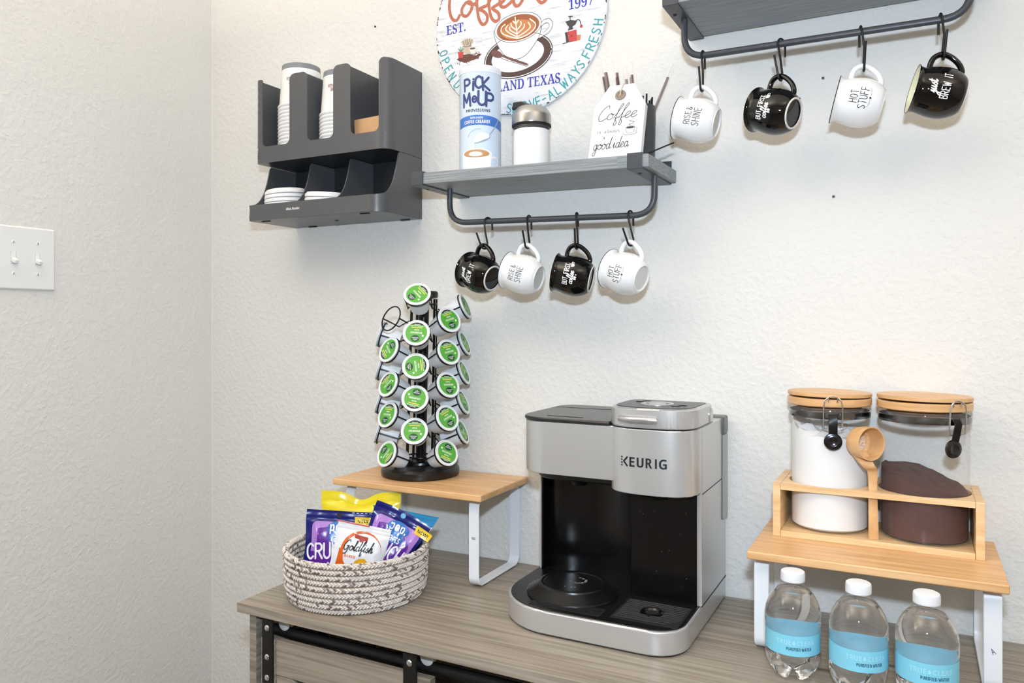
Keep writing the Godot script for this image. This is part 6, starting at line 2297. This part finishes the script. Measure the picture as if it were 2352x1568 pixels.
# ------------------------------------------------------------------ hooks and mugs
func hooks_and_mugs() -> void:
	# centre of the belly, yaw of the foot towards the room, tilt, kind, hook: tail / top / free tip as measured
	var list := [
		[Vector3(0.823, 1.3785, 0.105), 12.0, 17.0, 0, Vector3(0.840, 1.460, 0.092), Vector3(0.832, 1.4765, 0.10), Vector3(0.822, 1.454, 0.120), "black mug lettered just BREW IT, foot turned out, first of the lower row"],
		[Vector3(0.912, 1.3755, 0.105), -2.0, 15.0, 1, Vector3(0.921, 1.457, 0.092), Vector3(0.920, 1.475, 0.10), Vector3(0.917, 1.453, 0.120), "white mug lettered RISE & SHINE between black mugs in the lower row"],
		[Vector3(1.010, 1.3700, 0.105), -12.0, 12.0, 2, Vector3(1.012, 1.457, 0.092), Vector3(1.015, 1.474, 0.10), Vector3(1.017, 1.451, 0.120), "black mug lettered BUT FIRST coffee, third of the lower row"],
		[Vector3(1.105, 1.3715, 0.105), 12.0, 17.0, 3, Vector3(1.113, 1.453, 0.092), Vector3(1.109, 1.471, 0.10), Vector3(1.104, 1.447, 0.120), "white mug lettered HOT STUFF, round foot showing, last of the lower row"],
		[Vector3(1.226, 1.6145, 0.105), -1.0, 14.0, 1, Vector3(1.234, 1.700, 0.092), Vector3(1.233, 1.7205, 0.10), Vector3(1.231, 1.697, 0.120), "white mug lettered RISE & SHINE beside the tag sign, first of the upper row"],
		[Vector3(1.346, 1.6140, 0.105), 20.0, 16.0, 2, Vector3(1.358, 1.700, 0.092), Vector3(1.350, 1.720, 0.10), Vector3(1.346, 1.697, 0.120), "black mug lettered BUT FIRST coffee, foot turned out, second of the upper row"],
		[Vector3(1.464, 1.6120, 0.105), -7.0, 14.0, 3, Vector3(1.463, 1.698, 0.092), Vector3(1.468, 1.7195, 0.10), Vector3(1.473, 1.697, 0.120), "white mug lettered HOT STUFF seen from its side, third of the upper row"],
		[Vector3(1.566, 1.6130, 0.105), -11.0, 14.0, 0, Vector3(1.566, 1.699, 0.092), Vector3(1.571, 1.719, 0.10), Vector3(1.576, 1.696, 0.120), "black mug lettered just BREW IT hanging at the far right end of the upper row"]]
	var protos := [null, null, null, null]
	var k := 0
	for q in list:
		var t := mug_pose(q[0], deg_to_rad(q[1]), deg_to_rad(q[2]))
		if protos[q[3]] == null:
			protos[q[3]] = mug(q[3], q[7])
			protos[q[3]].transform = t
		else:
			dup(protos[q[3]], q[7], t)
		var b: Vector3 = t * Vector3(0.0545, 0.0425, 0.0)
		var top: Vector3 = q[5]
		var tip: Vector3 = q[6]
		var x2: float = q[4].x
		var pts := PackedVector3Array()
		pts.append(q[4])
		var rr := 0.0070
		for j in 9:
			var a := PI * j / 8.0
			pts.append(Vector3(lerpf(x2, top.x - 0.001, j / 8.0), top.y + sin(a) * rr - 0.0005, top.z - cos(a) * rr))
		pts.append(Vector3(lerpf(top.x, b.x + 0.003, 0.5), lerpf(top.y, b.y + 0.008, 0.5), top.z + 0.006))
		var off := Vector3(clampf((b.x - tip.x) * 0.25, -0.003, 0.004), 0, 0)
		pts.append(b + off + Vector3(0, 0.012, -0.0078))
		pts.append(b + off + Vector3(0, 0.004, -0.0074))
		pts.append(b + off * 0.5 + Vector3(0, 0.0008, -0.004))
		pts.append(b)
		pts.append(b - off * 0.5 + Vector3(0, 0.0008, 0.004))
		pts.append(b - off + Vector3(0, 0.004, 0.0074))
		pts.append(tip)
		var h := Shape.new()
		h.tube(pts, 0.0017, 8)
		single("s_hook", h, M.black_iron, "black wire S-hook holding the " + ["foot-out black mug first in the lower row", "white RISE & SHINE mug in the lower row", "black BUT FIRST coffee mug in the lower row", "white HOT STUFF mug in the lower row", "white RISE & SHINE mug in the upper row", "black BUT FIRST coffee mug in the upper row", "white HOT STUFF mug in the upper row", "far right black mug of the upper row"][k], "hook", top, "S-hooks on the rails")
		k += 1

# upright mug: foot at y 0, handle towards +x, lettering towards +z
func mug_pose(belly: Vector3, yaw: float, tilt: float) -> Transform3D:
	var y := Vector3(-cos(tilt), sin(tilt), 0)
	var x := Vector3(sin(tilt), cos(tilt), 0)
	var b := Basis(Vector3.UP, -yaw) * Basis(x, y, x.cross(y))
	b = b * Basis.from_scale(Vector3.ONE * 0.86)
	return Transform3D(b, belly - b * Vector3(0, 0.036, 0))

func mug_r(y: float) -> float:
	var p := MUG_OUT
	for i in p.size() - 1:
		if y >= p[i].y and y <= p[i + 1].y:
			return lerpf(p[i].x, p[i + 1].x, (y - p[i].y) / maxf(1e-6, p[i + 1].y - p[i].y))
	return p[p.size() - 1].x

var MUG_OUT := curve(P(".0275,.001 .0325,.006 .0385,.018 .0412,.031 .0405,.046 .0375,.060 .0362,.067 .0372,.072 .0400,.0755"), 5)

func mug(kind: int, label: String) -> Node3D:
	var dark := kind == 0 or kind == 2
	var o := thing("mug", label, "mug", Vector3.ZERO, "mugs hanging on the rails")
	var gm: Material = M.glaze_black if dark else M.glaze_white
	var prof := PackedVector2Array([Vector2(0, 0.003), Vector2(0.0235, 0.003), Vector2(0.0240, 0.0012)])
	for p in MUG_OUT:
		prof.append(p)
	for q in ["0.0398,.0762", ".0388,.0758", ".0362,.0722", ".0340,.067", ".0350,.060", ".0380,.046", ".0388,.031", ".0362,.018", ".030,.008", "0,.0065"]:
		prof.append(P(q)[0])
	var s := Shape.new()
	s.lathe(prof, Transform3D(), 48)
	part(o, "mug_body", s, gm, 35)
	var ft := Shape.new()
	ft.lathe(P(".0238,.0022 .0242,-.0002 .0252,-.0009 .0268,-.0006 .0277,.0012 .0282,.0022 .0238,.0022"), Transform3D(), 44)
	part(o, "foot_ring", ft, M.bisque if dark else mat(Color(0.91, 0.91, 0.90), 0.4))
	if not dark:
		var r := Shape.new()
		r.lathe(P(".0398,.0750 .0402,.0757 .0399,.0764 .0391,.0764 .0388,.0757 .0398,.0750"), Transform3D(), 48)
		part(o, "black_rim", r, M.ink)
		var d := Shape.new()
		d.lathe(P("0,.0024 .0236,.0024 .0236,.0030 0,.0030"), Transform3D(), 36)
		part(o, "foot_disc", d, mat(Color(0.80, 0.80, 0.80), 0.5))
	else:
		part(o, "cream_lining", mug_lining(), mat(Color(0.88, 0.87, 0.74), 0.15))
	var h := Shape.new()
	var hp := curve3(PackedVector3Array([Vector3(0.0350, 0.0590, 0), Vector3(0.0440, 0.0595, 0), Vector3(0.0540, 0.0570, 0), Vector3(0.0605, 0.0495, 0), Vector3(0.0615, 0.0400, 0), Vector3(0.0575, 0.0290, 0), Vector3(0.0495, 0.0180, 0), Vector3(0.0400, 0.0115, 0), Vector3(0.0330, 0.0105, 0)]), 6)
	h.tube(hp, 0.0046, 12, false, 1.15, Vector3.BACK)
	part(o, "handle", h, gm, 60)
	# lettering fired on the belly, reading round towards the handle
	var f := func(p: Vector2) -> Vector3:
		var r := mug_r(p.y) + 0.0003
		var a := p.x / 0.041
		return Vector3(sin(a) * r, p.y, cos(a) * r)
	var w := Shape.new()
	w.step = 0.002
	var hint := Vector3.BACK
	match kind:
		0:
			handwrite(w, "just", Vector2(-0.0125, 0.0465), 0.0072, 0.06, 0.0017, f, hint, 0.95, 0.25)
			skinny(w, "BREW IT", Vector2(0.001, 0.0335), 0.0115, 0.0, 0.0013, f, hint, 0.80, 0.20)
		1:
			skinny(w, "RISE&", Vector2(0, 0.0462), 0.0118, 0.0, 0.0010, f, hint, 0.95, 0.22)
			skinny(w, "SHINE", Vector2(-0.0005, 0.0300), 0.0128, 0.0, 0.0010, f, hint, 0.95, 0.22)
		2:
			skinny(w, "BUT FIRST", Vector2(0.001, 0.0455), 0.0098, 0.0, 0.0013, f, hint, 0.85, 0.16)
			handwrite(w, "coffee", Vector2(-0.0175, 0.0300), 0.0056, 0.0, 0.0016, f, hint, 0.95, 0.2)
			w.fill(P(".0165,.0395 .0245,.0395 .024,.0345 .022,.0325 .0185,.0325 .017,.0345"), f, 0.004, hint)
			w.stroke(curve(P(".0245,.0385 .0275,.0385 .027,.035 .0235,.0345"), 4), 0.0009, f, hint)
			for x in [0.018, 0.0205, 0.023]:
				w.stroke(PackedVector2Array([Vector2(x, 0.0412), Vector2(x, 0.0432)]), 0.0008, f, hint)
		3:
			skinny(w, "HOT", Vector2(0, 0.0475), 0.0118, 0.0, 0.0011, f, hint, 0.95, 0.22)
			skinny(w, "STUFF", Vector2(-0.0005, 0.0325), 0.0122, 0.0, 0.0011, f, hint, 0.95, 0.2)
			w.fill(P("0,.0195 .0018,.0215 .0018,.0227 .0009,.0232 0,.0224 -.0009,.0232 -.0018,.0227 -.0018,.0215"), f, 0.004, hint)
			for k in 5:
				for sg in [-1.0, 1.0]:
					var x: float = sg * (0.005 + k * 0.0026)
					w.stroke(PackedVector2Array([Vector2(x, 0.0212 + 0.00012 * k * k), Vector2(x + 0.0013, 0.0217 + 0.00012 * k * k)]), 0.0007, f, hint)
	part(o, "lettering", w, M.ink_white if dark else M.ink)
	return o

func mug_lining() -> Shape:
	var d := Shape.new()
	d.lathe(P("0,.0071 .0295,.0086 .0358,.0182 .0384,.031 .0376,.0465 .0346,.060 .0336,.067 .0358,.0722 .0382,.0757"), Transform3D(), 40, -1.0)
	return d
